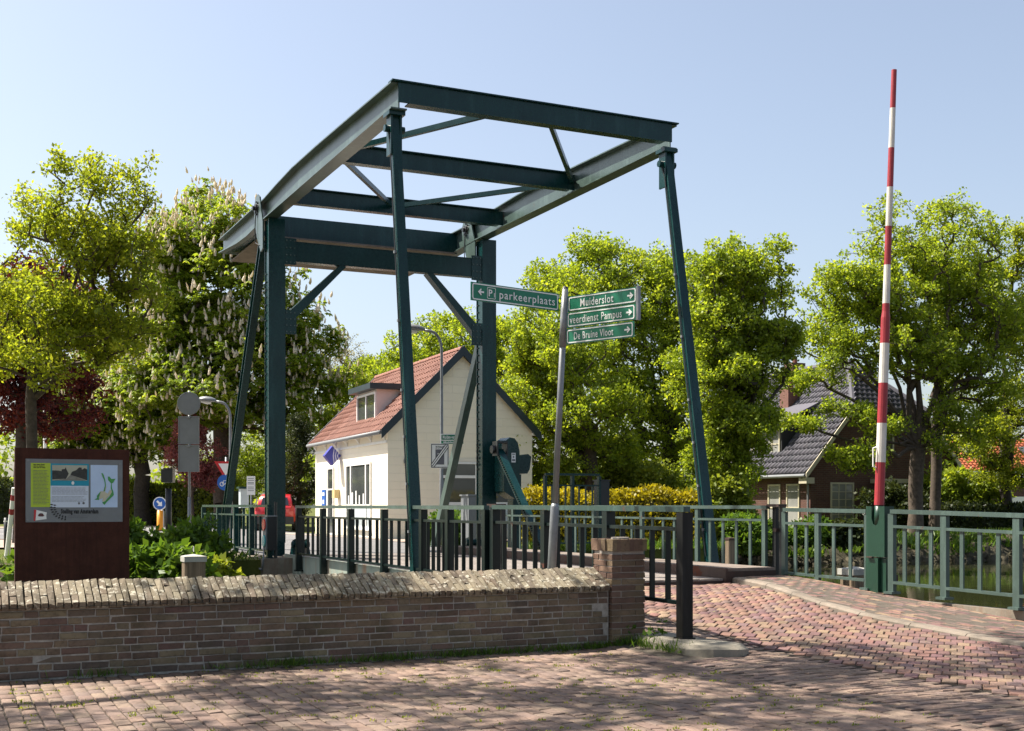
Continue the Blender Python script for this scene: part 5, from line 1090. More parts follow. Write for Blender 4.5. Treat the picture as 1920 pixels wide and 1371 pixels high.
mb = MB(); mb.tube([(-.42, -.2, BE - .44), (-.42, BL, BE - .44)], .07, 8); build(mb, 'gutter', 'gutter_grey', bh); mb = MB(); mb.tube([(-.4, .05, BE - .5), (-.1, .05, BE - .8), (-.08, .05, -.2)], .04, 8); build(mb, 'downpipe', 'gutter_grey', bh)
for a0, a1 in ((.75, 1.45), (2.0, 2.7)): w_ = window(bh, 'y', a0, a1, .1, 1.85, 1, 2, 'cream_frame', 'curtain_glass', bar=.06)
window(bh, 'x', 1.0, 2.0, .1, 1.9, 3, 6, 'cream_frame', 'curtain_glass', bar=.03); window(bh, 'x', 4.9, 5.9, .1, 1.75, 3, 4, 'cream_frame', bar=.03); window(bh, 'x', 3.4, 4.0, 3.3, 3.85, 1, 1, 'cream_frame')
mb = MB(); mb.box(2.9, 5.6, -.6, -.002, 1.95, 2.12); build(mb, 'canopy', 'cream_frame', bh)
mb = MB(); mb.tube([(4.0, -.55, 1.95), (4.0, -.55, -.2)], .035, 8); build(mb, 'canopy_post', 'gutter_grey', bh)
mb = MB(); mb.box(.45, 1.7, 2.5, 2.56, 2.96, 4.41); mb.box(.45, 1.7, 4.6, 4.66, 2.96, 4.41); mb.box(.45, .49, 2.56, 4.6, 2.86, 4.36); bd = build(mb, 'dormer', 'dark_interior', bh); mb = MB(); mb.prism([(.15, 2.3, 4.28), (2.2, 2.3, 5.26), (2.2, 2.3, 5.36), (.15, 2.3, 4.41)], (0, 2.56, 0)); build(mb, 'dormer_roof', 'dark_tile', bd); window(bh, 'y', 2.65, 4.5, 3.08, 4.11, 4, 2, 'cream_frame', 'curtain_glass', pos=.45, depth=0, bar=.05)
for x, y, z in ((2.3, 4.4, 6.1), (3.7, 6.0, 7.4)):
    mb = MB(); mb.box(x - .35, x + .35, y - .3, y + .3, 4.4, z); ch = build(mb, 'chimney', 'brick_chimney', bh); mb = MB(); mb.tube([(x, y, z), (x, y, z + .3)], .11, 8); build(mb, 'chimney_pot', 'red_tile', ch)

# ================================================================ ORANGE-ROOFED HOUSE
op = WD(1792, 72, .3); oh = thing('distant_house', 'small brick house with bright orange tiled roof between the trees', 'house', tuple(op), math.radians(-18))
OW, OL, OE, OA = 9.0, 7.0, 3.2, 5.2
mb = MB(); mb.box(0, OW, 0, OL, -.3, OE); build(mb, 'wall', 'house_brick', oh)
mb = MB(); mb.prism([(-.4, -.4, OE - .1), (-.4, OL / 2, OA), (-.4, OL + .4, OE - .1)], (OW + .8, 0, 0)); orf = build(mb, 'roof', 'orange_tile', oh)
V_, F_, off = [], [], 0; oa = math.atan2(OA - OE + .1, OL / 2 + .4); A5 = np.array([[1, 0, 0], [0, math.cos(oa), -math.sin(oa)], [0, math.sin(oa), math.cos(oa)]]); TRo = np.array(TVb) * np.array([1, 1, 1.5]) @ A5.T
for j in range(13):
    d_ = j * .33
    for i in range(39): V_.append(TRo + np.array([-.4 + i * .25, -.4 + d_ * math.cos(oa), OE - .09 + d_ * math.sin(oa)])); F_.append(np.array(TFb) + off); off += len(TVb)
qmesh('roof_tile', np.concatenate(V_), np.concatenate(F_), 'orange_tile', orf, kind='stuff')
mb = MB(); mb.box(-.45, OW + .45, -.5, -.41, OE - .55, OE - .12); build(mb, 'fascia', 'white_paint', oh); window(oh, 'x', .4, 1.7, 1.7, 2.5, 2, 1, 'cream_frame', bar=.08); mb = MB(); mb.box(2.6, 4.6, -.06, -.002, -.2, 1.6); build(mb, 'garage_door', 'white_paint', oh)
mb = MB(); mb.box(1.6, 2.5, 2.6, 3.2, 4.4, 5.9); build(mb, 'chimney', 'brick_chimney', orf)
for x in (1.2, 5.0):
    mb = MB(); mb.M = Matrix.Translation((x, 1.3, OE + .95)) @ Matrix.Rotation(oa, 4, 'X'); mb.box(0, .8, 0, .8, .0, .12); build(mb, 'skylight', 'window_glass', orf)
# ================================================================ VEGETATION
def leaves(P, D, N, L, W, rng):
    D = D / (np.linalg.norm(D, axis=1, keepdims=True) + 1e-9); Sd = np.cross(N, D); Sd /= (np.linalg.norm(Sd, axis=1, keepdims=True) + 1e-9)
    L = np.asarray(L).reshape(-1, 1); W = np.asarray(W).reshape(-1, 1)
    V = np.stack([P, P + D * L * .45 + Sd * W * .5, P + D * L, P + D * L * .45 - Sd * W * .5], 1).reshape(-1, 3)
    return V, np.arange(len(V)).reshape(-1, 4)
def clump_leaves(C, R, n, L, W, rng, flat=.75, palm=False):
    C = np.repeat(C, n, 0); R = np.repeat(np.asarray(R), n).reshape(-1, 1); m = len(C)
    o = rng.normal(0, 1, (m, 3)); o /= np.linalg.norm(o, axis=1, keepdims=True); rad = rng.random((m, 1)) ** .55
    P = C + o * rad * R * np.array([1, 1, flat])
    if palm:            # five drooping leaflets from one point
        k = 5; P = np.repeat(P, k, 0); a0 = np.repeat(rng.random(m) * 6.28, k) + np.tile(np.arange(k) * 1.05, m); D = np.stack([np.cos(a0), np.sin(a0), np.full(m * k, -.75) + rng.normal(0, .25, m * k)], 1)
        N = np.stack([np.cos(a0) * .5, np.sin(a0) * .5, np.ones(m * k)], 1) + rng.normal(0, .2, (m * k, 3)); l_ = L * rng.uniform(.7, 1.25, m * k); V, F = leaves(P, D, N, l_, l_ * W / L, rng)
        t = np.repeat(rng.random(m), k) * .6 + rng.random(m * k) * .4; return V, F, t
    D = o * .6 + rng.normal(0, .7, (m, 3)); N = rng.normal(0, .8, (m, 3)) + np.array([0, 0, .8]); l_ = L * rng.uniform(.45, 1.55, m); V, F = leaves(P, D, N, l_, l_ * W / L, rng)
    return V, F, rng.random(m)
def crown_points(crowns, n, rng, gap=.35, shell=.42):
    sub = []
    for c, r in crowns:
        for _ in range(7):
            o = rng.normal(0, 1, 3); o /= np.linalg.norm(o); k = rng.uniform(.28, .52)
            sub.append((Vector(tuple(np.array(tuple(c)) + o * np.array(r) * rng.uniform(.72, 1.05))), tuple(max(.25, q * k) for q in r)))
    crowns = list(crowns) + sub
    vol = np.array([r[0] * r[1] * r[2] for c, r in crowns]) ** .75; pick = rng.choice(len(crowns), n * 4, p=vol / vol.sum())
    o = rng.normal(0, 1, (n * 4, 3)); o /= np.linalg.norm(o, axis=1, keepdims=True); rad = rng.random((n * 4, 1)) ** shell
    C = np.array([tuple(crowns[k][0]) for k in pick]); R = np.array([crowns[k][1] for k in pick]); P = C + o * rad * R * (1 + rng.normal(0, .11, (n * 4, 1)))
    k1, k2, k3 = rng.uniform(1.9, 3.2, 3), rng.uniform(1.9, 3.2, 3), rng.uniform(0, 6, 3)
    f = np.sin(P[:, 0] * k1[0] + k3[0]) * np.sin(P[:, 1] * k1[1] + k3[1]) + np.sin(P[:, 2] * k1[2] * 1.3 + k3[2] + P[:, 0] * k2[0] * .6)
    keep = f > np.quantile(f, gap * .6); return P[keep][:n]
def branches(base, fork, tops, pts, r0, rng, tip=.011):
    nodes = [np.array(base, float)]; par = [-1]
    def chain(a, b, k, jit):
        i = a; p0 = nodes[a]
        for q in range(1, k + 1):
            t = q / k; p = p0 + (b - p0) * t + (rng.normal(0, jit, 3) if q < k else 0); nodes.append(np.array(p)); par.append(i); i = len(nodes) - 1
        return i
    f = chain(0, np.array(fork, float), 4, .010 * np.linalg.norm(np.array(fork) - np.array(base)))
    cand0 = f - 1
    for tp in tops: chain(f, np.array(tp, float), 5, .12)
    order = np.argsort(np.linalg.norm(pts - np.array(fork), axis=1)); leafnodes = []
    for i in order:
        p = pts[i]; A = np.array(nodes[cand0:]); d = np.linalg.norm(A - p, axis=1) + 1.2 * np.maximum(0, A[:, 2] - p[2] + .1)
        j = int(np.argmin(d)) + cand0; n0 = nodes[j]; k = 3 if np.linalg.norm(p - n0) > .8 else 2
        s0 = len(nodes); e = chain(j, p, k, .06 * np.linalg.norm(p - n0)); leafnodes.append(e)
    n = len(nodes); w_ = np.zeros(n)
    for e in leafnodes: w_[e] += 1
    for i in range(n - 1, 0, -1): w_[par[i]] += max(w_[i], .3) if False else w_[i]
    w_ = np.maximum(w_, .5); r = tip * w_ ** .5; r *= 1; mx = r[1]
    sc_ = r0 / mx; r = np.where(r * sc_ < tip, tip, r * sc_ ** (np.log(np.maximum(r, tip) / tip) / max(np.log(mx / tip), .1))); r[6:] *= .74; r[0] = r0 * 1.25
    V, F = [], []; K = 6; an = np.arange(K) * 2 * np.pi / K
    N_ = np.array(nodes)
    for i in range(1, n):
        a, b = N_[par[i]], N_[i]; d = b - a; l_ = np.linalg.norm(d)
        if l_ < 1e-4: continue
        d /= l_; u = np.cross(d, [0, 0, 1.0]) if abs(d[2]) < .95 else np.cross(d, [1.0, 0, 0]); u /= np.linalg.norm(u); v = np.cross(d, u)
        ra = min(r[par[i]], r[i] * 1.6) if par[i] > 0 else r[par[i]]; o = len(V)
        for c, rr in ((a - d * .01, ra), (b, r[i])):
            for t in an: V.append(c + (u * math.cos(t) + v * math.sin(t)) * rr)
        F += [(o + k, o + (k + 1) % K, o + K + (k + 1) % K, o + K + k) for k in range(K)]
    return np.array(V), np.array(F)
def tree(name, label, base, fork, crowns, n, per, mat, seed, trunk=.2, L=.14, W=.1, cr=.5, gap=.3, bark='bark', group='trees around the bridge', palm=False, candles=0, flat=.75, tops=None, cut=None, shell=.42, tip=.011):
    rng = np.random.default_rng(seed); t = thing(name, label, 'tree', tuple(base), 0, group)
    n = int(n * (2.6 if not palm else 2.0)); per = max(6, int(per * (.62 if not palm else .7))); cr *= .56 if not palm else .8; L *= .62 if not palm else .74; W *= .62 if not palm else .74
    P = crown_points(crowns, n, rng, gap, shell)
    if cut is not None: P = P[[cut(p) for p in P]]
    tops = tops or [tuple(Vector(c)) for c, r in crowns]
    V, F = branches(base, fork, tops, P, trunk, rng, tip); qmesh('trunk', V, F, bark, t, smooth=True)
    R = cr * rng.uniform(.65, 1.25, len(P)); V, F, ti = clump_leaves(P, R, per, L, W, rng, flat, palm)
    ct = np.repeat(rng.random(len(P)), per * (5 if palm else 1)); qmesh('crown', V, F, mat, t, tint=np.clip(ti * .6 + ct * .45, 0, 1))
    if candles:
        cc = np.array([tuple(c) for c, r in crowns]).mean(0);  nr_ = np.min([np.linalg.norm((P - np.array(tuple(c))) / np.array(r), axis=1) for c, r in crowns], axis=0); sf = np.where(nr_ > .6)[0]; sel = rng.choice(sf, candles); od = P[sel] - cc; od /= np.linalg.norm(od, axis=1, keepdims=True); rd = rng.normal(0, 1, (candles, 3)); rd /= np.linalg.norm(rd, axis=1, keepdims=True); Q = P[sel] + (od * .55 + rd * .6 + np.array([0, 0, .15])) * R[sel][:, None]
        Vc, Fc = [], []
        for q in Q:
            h = rng.uniform(.24, .40); r_ = h * .22; lean = rng.normal(0, .05, 2); o = len(Vc)
            for z, rr in ((0, .6), (.25, 1), (.6, .7), (1, .08)):
                for k in range(5): a = k * 1.2566 + z * 2; Vc.append((q[0] + lean[0] * z + r_ * rr * math.cos(a) * rng.uniform(.7, 1.2), q[1] + lean[1] * z + r_ * rr * math.sin(a) * rng.uniform(.7, 1.2), q[2] + h * z))
            Fc += [(o + i * 5 + k, o + i * 5 + (k + 1) % 5, o + i * 5 + 5 + (k + 1) % 5, o + i * 5 + 5 + k) for i in range(3) for k in range(5)]
        qmesh('blossom', Vc, Fc, 'blossom', t, tint=rng.random(len(Fc)), kind='stuff')
    return t
def cz(px, py, D): return WD(px, D, zat(py, D))
# --- left bank
tree('young_maple', 'airy yellow-green tree rising behind the information board', WD(58, 25, .3), cz(66, 660, 25), [(cz(150, 500, 25), (1.5, 1.5, 1.2)), (cz(20, 570, 25), (1.3, 1.5, 1.2)), (cz(235, 520, 25.5), (.9, 1.2, 1.6)), (cz(110, 630, 24.6), (1.9, 1.5, .75)), (cz(95, 380, 25), (.55, .8, 1.3)), (cz(180, 350, 25), (.7, .8, .8)), (cz(265, 400, 25), (.4, .5, 1.1)), (cz(160, 420, 25), (1.2, 1.2, .9)), (cz(215, 620, 25.4), (1.1, 1.1, .8)), (cz(40, 660, 24.6), (1.2, 1.2, .7))], 470, 66, 'lime_leaf', 21, .12, .11, .075, .40, .5, 'bark', shell=.6)
tree('red_maple', 'dark red-leaved tree behind the yellow-green tree', WD(38, 34, .3), cz(42, 760, 34), [(cz(30, 610, 34), (2.0, 2.2, 1.6)), (cz(90, 740, 34), (1.4, 1.5, 1.0)), (cz(0, 740, 34), (1.6, 1.5, 1.2)), (cz(50, 540, 34), (1.2, 1.2, .9))], 300, 75, 'red_leaf', 22, .2, .15, .11, .5, .25, 'bark_dark')
K = 60 / 42
def sc3(*r): return tuple(q * K for q in r)
tree('chestnut_tree', 'large horse chestnut covered in white blossom candles behind the bridge tower', WD(424, 60, .3), cz(418, 800, 60), [(cz(395, 440, 60), sc3(1.7, 2.0, 1.6)), (cz(415, 560, 60), sc3(3.0, 3.0, 2.2)), (cz(440, 690, 60), sc3(3.4, 3.2, 1.7)), (cz(330, 640, 59.5), sc3(2.1, 2.2, 1.9)), (cz(560, 640, 60), sc3(1.2, 1.8, 1.4)), (cz(360, 760, 59), sc3(2.4, 2.2, .9)), (cz(540, 760, 60), sc3(1.4, 1.5, .9))], 980, 26, 'chestnut_leaf', 23, .5, .30, .15, .72, .05, 'bark', palm=True, candles=4200, shell=.38)
tree('chestnut_tree', 'smaller sunlit horse chestnut with blossom left of the large one', WD(268, 64, .3), cz(262, 860, 64), [(cz(235, 690, 64), (3.4, 3.2, 2.4)), (cz(180, 790, 64), (3.1, 3, 2.1)), (cz(290, 800, 64), (2.5, 2.6, 2.0))], 560, 26, 'chestnut_leaf', 24, .42, .30, .15, .72, .05, 'bark_dark', palm=True, candles=1900, shell=.38)
tree('copper_shrub_tree', 'pinkish red shrub tree behind the traffic sign backs', WD(362, 57, .3), cz(360, 920, 57), [(cz(360, 850, 57), (1.4, 1.3, 1.2)), (cz(352, 800, 57), (.6, .6, .7)), (cz(385, 900, 57), (.8, .8, .7))], 130, 90, 'pink_leaf', 25, .08, .15, .09, .42, .25)
tree('dark_tree', 'dark evergreen tree standing between red car and white house', WD(560, 53, .3), cz(560, 950, 53), [(cz(562, 880, 53), (.85, .9, 1.9)), (cz(560, 820, 53), (.5, .5, .9))], 170, 100, 'dark_leaf', 26, .12, .12, .07, .4, .1, 'bark_dark')
tree('garden_tree', 'green tree filling the gap behind the left bridge tower', WD(470, 74, .3), cz(470, 910, 74), [(cz(465, 870, 74), (2.4, 2.0, 2.1)), (cz(520, 860, 76), (2.2, 2.0, 2.0)), (cz(420, 890, 74), (1.8, 1.6, 1.8))], 240, 70, 'far_leaf', 27, .15, .2, .13, .6, .2)
tree('garden_tree', 'bright green small tree left of the white house roof', WD(655, 64, .3), cz(655, 850, 64), [(cz(660, 720, 64), (1.3, 1.4, 1.5)), (cz(640, 790, 64), (1.3, 1.3, 1.3)), (cz(690, 700, 66), (.7, .8, .7))], 200, 80, 'far_leaf', 28, .13, .18, .12, .5, .2)
tree('budding_tree', 'pale brownish tree barely in leaf above the small green tree', WD(640, 84, .3), cz(640, 800, 84), [(cz(640, 670, 84), (2.1, 1.6, 1.5)), (cz(690, 690, 84), (1.2, 1.2, .9))], 260, 14, 'olive_leaf', 29, .16, .14, .1, .5, .2, shell=.5, tip=.02)
tree('oak_tree', 'leafy tree crown rising behind the white house gable', WD(850, 60, .3), cz(850, 800, 60), [(cz(870, 640, 60), (2.6, 2.4, 1.5)), (cz(800, 680, 60), (2.0, 2, 1.4)), (cz(940, 650, 60), (2.0, 2, 1.4)), (cz(860, 720, 60), (4.2, 2.4, 1.6)), (cz(730, 690, 62), (.9, 1, .6))], 420, 70, 'oak_leaf', 30, .3, .2, .14, .65, .22)
# --- right bank
tree('oak_tree', 'oak with dark trunk beside the signpost pole', WD(1112, 41, .3), cz(1108, 800, 41), [(cz(1060, 640, 41), (1.6, 1.8, 1.9)), (cz(1080, 760, 41), (2.4, 2, 1.5)), (cz(1010, 700, 42), (1.2, 1.3, 1.3)), (cz(1040, 540, 42), (.8, 1, .8)), (cz(990, 800, 42), (1.2, 1.3, 1.3)), (cz(1090, 850, 41), (1.6, 1.4, 1.0))], 480, 80, 'oak_leaf', 31, .26, .15, .11, .5, .27, 'bark')
tree('oak_tree', 'broad oak spreading behind the green direction signs', WD(1262, 46, .3), cz(1255, 790, 46), [(cz(1160, 520, 46), (2.6, 2.5, 1.4)), (cz(1240, 560, 46), (2.6, 2.4, 1.7)), (cz(1180, 650, 46), (3.2, 2.6, 1.6)), (cz(1240, 760, 46), (2.6, 2.3, 1.4)), (cz(1110, 560, 46), (1.4, 1.6, 1.3)), (cz(1300, 640, 46), (1.6, 1.6, 1.8)), (cz(1200, 840, 46), (2.6, 1.8, 1.1)), (cz(1310, 820, 46), (1.6, 1.5, 1.3))], 820, 80, 'oak_leaf', 32, .32, .16, .115, .55, .27, 'bark_dark')
tree('oak_tree', 'upright oak with dark trunk left of the brick house', WD(1388, 37, .3), cz(1386, 780, 37), [(cz(1345, 520, 37), (1.2, 1.4, 1.1)), (cz(1420, 530, 37), (.95, 1.3, 1.1)), (cz(1385, 620, 37), (1.7, 1.6, 1.1)), (cz(1350, 720, 37), (1.5, 1.4, 1.1)), (cz(1400, 800, 36), (.7, .9, .9)), (cz(1400, 690, 37), (1.4, 1.3, .9)), (cz(1390, 870, 36.5), (.7, .8, .8)), (cz(1450, 640, 37), (.7, .9, .9)), (cz(1330, 830, 36.5), (.8, .8, .9)), (cz(1430, 770, 36), (.55, .6, .5))], 700, 75, 'oak_leaf', 33, .25, .14, .1, .45, .3, 'bark_dark')
tree('oak_tree', 'big spreading oak behind the striped barrier boom', WD(1716, 44, .3), cz(1722, 840, 44), [(cz(1740, 470, 44), (2.6, 2.4, 1.5)), (cz(1640, 560, 44), (2.2, 2.2, 1.4)), (cz(1830, 550, 44), (1.5, 1.9, 1.3)), (cz(1560, 620, 43.5), (1.2, 1.7, 1.1)), (cz(1700, 660, 44), (3.0, 2.4, 1.1)), (cz(1820, 690, 44), (1.2, 1.6, .9)), (cz(1585, 770, 42), (1.5, 1.0, .35)), (cz(1500, 790, 41.5), (.8, .8, .28)), (cz(1590, 850, 41.5), (.8, .7, .25)), (cz(1640, 800, 42), (1.0, 1.0, .45)), (cz(1520, 560, 43.5), (.6, .9, .5)), (cz(1500, 710, 42.5), (.7, .8, .4)), (cz(1590, 690, 42.5), (1.1, .9, .45)), (cz(1620, 860, 41.5), (.9, .8, .4)), (cz(1790, 800, 43.5), (1.4, 1.2, 1.0)), (cz(1680, 560, 43), (1.8, 1.6, 1.3))], 980, 62, 'oak_leaf', 34, .26, .15, .11, .46, .44, 'bark', tip=.014)
tree('oak_tree', 'second slimmer oak stem beside the big oak behind the barrier', WD(1752, 45.5, .3), cz(1760, 760, 45.5), [(cz(1790, 520, 45.5), (1.5, 1.5, 1.4)), (cz(1850, 620, 45.5), (1.3, 1.4, 1.0)), (cz(1760, 640, 45.5), (1.2, 1.3, 1.0)), (cz(1840, 740, 45), (1.0, 1.1, .7))], 260, 62, 'oak_leaf', 38, .2, .15, .11, .46, .4, 'bark', tip=.013)
tree('field_maple', 'slender olive green tree at the picture edge beyond the barrier', WD(1886, 48, .3), cz(1886, 800, 48), [(cz(1900, 470, 48), (.9, 1, 1.2)), (cz(1890, 600, 48), (1.2, 1.2, 1.6)), (cz(1915, 740, 48), (1.4, 1.4, 1.6)), (cz(1850, 830, 47), (1.1, 1.1, .9)), (cz(1900, 880, 47), (1.2, 1.2, .8))], 420, 62, 'lime_leaf', 35, .22, .15, .1, .48, .3, 'bark_dark')
tree('multi_stem_tree', 'thin bare-stemmed young tree in front of the orange roof', WD(1782, 52, .3), cz(1782, 900, 52), [(cz(1790, 740, 52), (1.2, 1.1, 1.6)), (cz(1760, 830, 52), (.9, .9, .8)), (cz(1820, 820, 52), (.8, .8, .8))], 130, 26, 'lime_leaf', 36, .12, .15, .1, .4, .3, 'bark_dark', tops=[cz(1760, 700, 52), cz(1790, 690, 52), cz(1820, 720, 52), cz(1745, 780, 52)], tip=.016)
tree('budding_tree', 'pale leafless tree far behind the brick house chimney', WD(1440, 84, .3), cz(1440, 850, 84), [(cz(1440, 730, 84), (1.9, 1.5, 1.8))], 230, 8, 'olive_leaf', 37, .14, .12, .09, .45, .15, shell=.5, tip=.02)
# overhanging street tree outside the frame whose shade falls over the quay
def out_of_view(p):
    x, y, d = proj((p[0], p[1], p[2] - .8)); return d < 1 or x < -150 or x > 2100 or y < -40
tree('street_tree', 'tall lime tree on the quay whose leaves shade the foreground', Vector((-6.0, 9.6, 0)), Vector((-5.5, 9.9, 6.0)), [(Vector((-1.0, 11.5, 9.5)), (4.5, 4.2, 1.8)), (Vector((2.6, 11.8, 10.6)), (3.4, 3.2, 1.4)), (Vector((-4.5, 10.5, 9.5)), (3.5, 4.0, 2.8)), (Vector((0.5, 7.0, 10.0)), (4.0, 3.0, 1.8))], 120, 150, 'lime_leaf', 41, .35, .2, .15, .95, .5, 'bark', cut=out_of_view)
# far wood closing the horizon
rng = np.random.default_rng(50)
def wood(name, label, x0, x1, y, h, n, per, mat, seed):
    rng = np.random.default_rng(seed); xs = rng.uniform(x0, x1, n); hh = h * (.75 + .25 * np.sin(xs * .21 + seed) + rng.normal(0, .06, n)); P = np.stack([xs, y + rng.uniform(-3, 3, n), .3 + hh * rng.random(n) ** .7], 1)
    V, F, t = clump_leaves(P, np.full(n, 1.5), per, .42, .3, rng); qmesh(name, V, F, mat, None, tint=t * .6 + np.repeat(rng.random(n), per) * .4, label=label, cat='wood', kind='stuff')
wood('far_wood', 'distant belt of green trees closing the horizon', -70, 110, 100, 6.5, 900, 30, 'far_leaf', 51)
# hedges and shrubs
def hedge(name, label, a, b, w_, z0, z1, n, mat, seed, L=.12, core='dark_leaf', cat='hedge', group='hedges'):
    rng = np.random.default_rng(seed); a, b = Vector(a), Vector(b); d = (b - a); ln = d.length; d.normalize(); s_ = Vector((-d.y, d.x, 0)); t = thing(name, label, cat, tuple(a + (b - a) / 2), 0, group)
    u = rng.random(n); k = rng.random(n); q = rng.uniform(-1, 1, n); H = z1 - z0; bul = 1 + .06 * np.sin(u * ln * 2.1 + seed) + .04 * np.sin(u * ln * 5.3)
    top = k < .33; off = np.where(top, q * w_ / 2, np.sign(q) * w_ / 2 * bul) + rng.normal(0, .07, n); z = np.where(top, H * bul, H * rng.random(n) * bul) + rng.normal(0, .06, n)
    P = np.stack([a.x + d.x * u * ln + s_.x * off, a.y + d.y * u * ln + s_.y * off, z0 + np.maximum(z, .02)], 1); D = rng.normal(0, 1, (n, 3)) + np.array([0, 0, .5]); N = rng.normal(0, 1, (n, 3)); l_ = L * rng.uniform(.6, 1.4, n)
    V, F = leaves(P, D, N, l_, l_ * .6, rng); qmesh('foliage', V, F, mat, t, tint=np.clip(rng.random(n) * .6 + .4 * (.5 + .5 * np.sin(u * ln * 1.3)), 0, 1), kind='stuff')
    mb = MB(); h = w_ / 2 * .82; mb.prism([tuple(a + s_ * h + Vector((0, 0, z0 - a.z))), tuple(b + s_ * h + Vector((0, 0, z0 - b.z))), tuple(b - s_ * h + Vector((0, 0, z0 - b.z))), tuple(a - s_ * h + Vector((0, 0, z0 - a.z)))], (0, 0, H * .88)); build(mb, 'hedge_light_block', 'hedge_light_block', t); return t  # dark box added inside the leaves to block light
hedge('beech_hedge', 'clipped yellow-green hedge across the road behind the traffic bollard', WD(205, 66, .3), WD(445, 64, .3), 1.2, .3, zat(912, 65), 14000, 'hedge_leaf', 61, .16)
hedge('ivy_hedge', 'dark ivy hedge behind the information board', WD(-40, 72, .3), WD(250, 70, .3), 1.2, .3, zat(905, 70), 9000, 'dark_leaf', 62, .18)
hedge('yellow_hedge', 'golden yellow conifer hedge behind the pale bridge railing', WD(985, 35, .3), WD(1322, 33, .3), 1.0, .3, zat(928, 34), 12000, 'yellow_leaf', 63, .11)
hedge('garden_hedge', 'low dark hedge on the canal bank before the brick house', WD(1655, 47.5, .3), WD(1940, 48, .3), 1.0, .3, 1.35, 9000, 'dark_leaf', 64, .13)
def shrub(name, label, c, r, n, per, mat, seed, L=.13, W=.09, group='shrubs on the banks', cr=.3, cat='shrub'):
    rng = np.random.default_rng(seed); base = Vector((c[0], c[1], c[2])); t = thing(name, label, cat, tuple(base), 0, group)
    P = crown_points([(base + Vector((0, 0, r[2])), r)], n, rng, .12, .4); P = P[P[:, 2] > base.z + .05]
    V, F = branches(base, base + Vector((0, 0, r[2] * .5)), [base + Vector((0, 0, r[2]))], P, min(.03, r[2] * .06), rng, min(.008, r[2] * .015)); qmesh('stem', V, F, 'bark_dark', t)
    V, F, ti = clump_leaves(P, cr * rng.uniform(.7, 1.3, len(P)), per, L, W, rng); qmesh('foliage', V, F, mat, t, tint=np.clip(ti * .6 + np.repeat(rng.random(len(P)), per) * .4, 0, 1)); return t
for i, (px, D, r, mat, lab) in enumerate((
    (1020, 43, (1.5, 1.3, 1.4), 'far_leaf', 'green shrub behind the machinery railing'), (1150, 43, (1.7, 1.3, 1.7), 'hedge_leaf', 'pale green shrub rising behind the middle of the yellow hedge'),
    (1215, 42, (1.2, 1.1, 1.5), 'hedge_leaf', 'light leafy shrub behind the far half of the yellow hedge'), (1310, 43, (1.4, 1.2, 1.3), 'far_leaf', 'green shrub behind the hanger rod foot'),
    (1345, 36, (.8, .8, .9), 'hedge_leaf', 'small bright shrub at the foot of the upright oak'), (1690, 47, (1.3, 1.1, 1.0), 'dark_leaf', 'dark shrub at the foot of the big oak'),
    (1775, 49, (1.4, 1.2, 1.3), 'far_leaf', 'shrub below the orange roof'), (1840, 49, (1.5, 1.2, 1.1), 'far_leaf', 'shrub between orange roofed house and edge tree'),
    (1430, 38.5, (.8, .6, .26), 'plant_leaf', 'low green bush at the water edge below the brick house'), (1500, 39, (.9, .6, .24), 'plant_leaf', 'low bush on the bank below the brick house windows'),
    (1580, 39.5, (.8, .6, .3), 'dark_leaf', 'dark bank bush left of the barrier post'), (1395, 34.5, (.45, .45, .45), 'plant_leaf', 'leafy bush by the slim mooring post'),
    (838, 34, (.5, .5, .4), 'plant_leaf', 'small green plants at the foot of the street lamp'), (880, 35, (.6, .5, .35), 'plant_leaf', 'green plants below the gable window'))):
    c = WD(px, D, .2); shrub('shrub', lab, c, r, int(60 + 60 * r[0] * r[2]), 70, mat, 70 + i, .13 if D > 30 else .1, .09)
# leafy plants behind the parapet
for i, (px, D, r, lab) in enumerate(((262, 14.4, (.42, .35, .46), 'leafy green plant just right of the information board'), (320, 14.6, (.34, .3, .42), 'low leafy plant between information board and wooden post'),
    (300, 24.6, (1.0, .6, .3), 'bushy plant on the far bank below the traffic sign pole'), (240, 24.8, (.7, .5, .3), 'bushy far bank plant behind the board edge'), (404, 15.3, (.14, .14, .46), 'yellow-green seedling beside the concrete abutment'),
    (15, 13.6, (.5, .4, .22), 'green plants left of the information board'), (-5, 14.6, (.7, .5, .4), 'bank plants at the picture edge'), (372, 23.8, (.5, .4, .35), 'dark leafy plant behind the wooden post cap'))):
    c = WD(px, D, .02 if D < 20 else (.25 if D > 21 else 0)); shrub('leafy_plant', lab, c, r, 60, 42, 'plant_leaf' if i != 4 else 'hedge_leaf', 90 + i, .11 if D < 18 else .13, .07, 'plants behind the parapet', .16, 'plant')
# grass and weeds along the foot of the wall and in the joints
def blades(name, label, pts, n, h, mat, seed, spread=.05, w_=.006, kind='stuff', cat='grass'):
    rng = np.random.default_rng(seed); idx = rng.integers(0, len(pts), n); P = np.array(pts)[idx] + np.stack([rng.normal(0, spread, n), rng.normal(0, spread * .6, n), np.zeros(n)], 1)
    D = np.stack([rng.normal(0, .5, n), rng.normal(0, .5, n), np.ones(n)], 1); N = rng.normal(0, 1, (n, 3)); l_ = h * rng.uniform(.3, 1.3, n); V, F = leaves(P, D, N, l_, np.full(n, w_) * rng.uniform(.7, 2.2, n), rng)
    return qmesh(name, V, F, mat, None, tint=rng.random(n), label=label, cat=cat, kind=kind)
rng = np.random.default_rng(99)
foot = [(x, WY - .045 - rng.random() * .06, .0) for x in np.concatenate([rng.normal(2.6, .25, 40), rng.normal(3.6, .5, 70), rng.normal(4.6, .4, 70), rng.normal(5.7, .25, 60), rng.normal(1.2, .15, 12)])]
blades('grass', 'tufts of grass along the foot of the parapet wall', foot, 1500, .085, 'plant_leaf', 100, .05, .006)
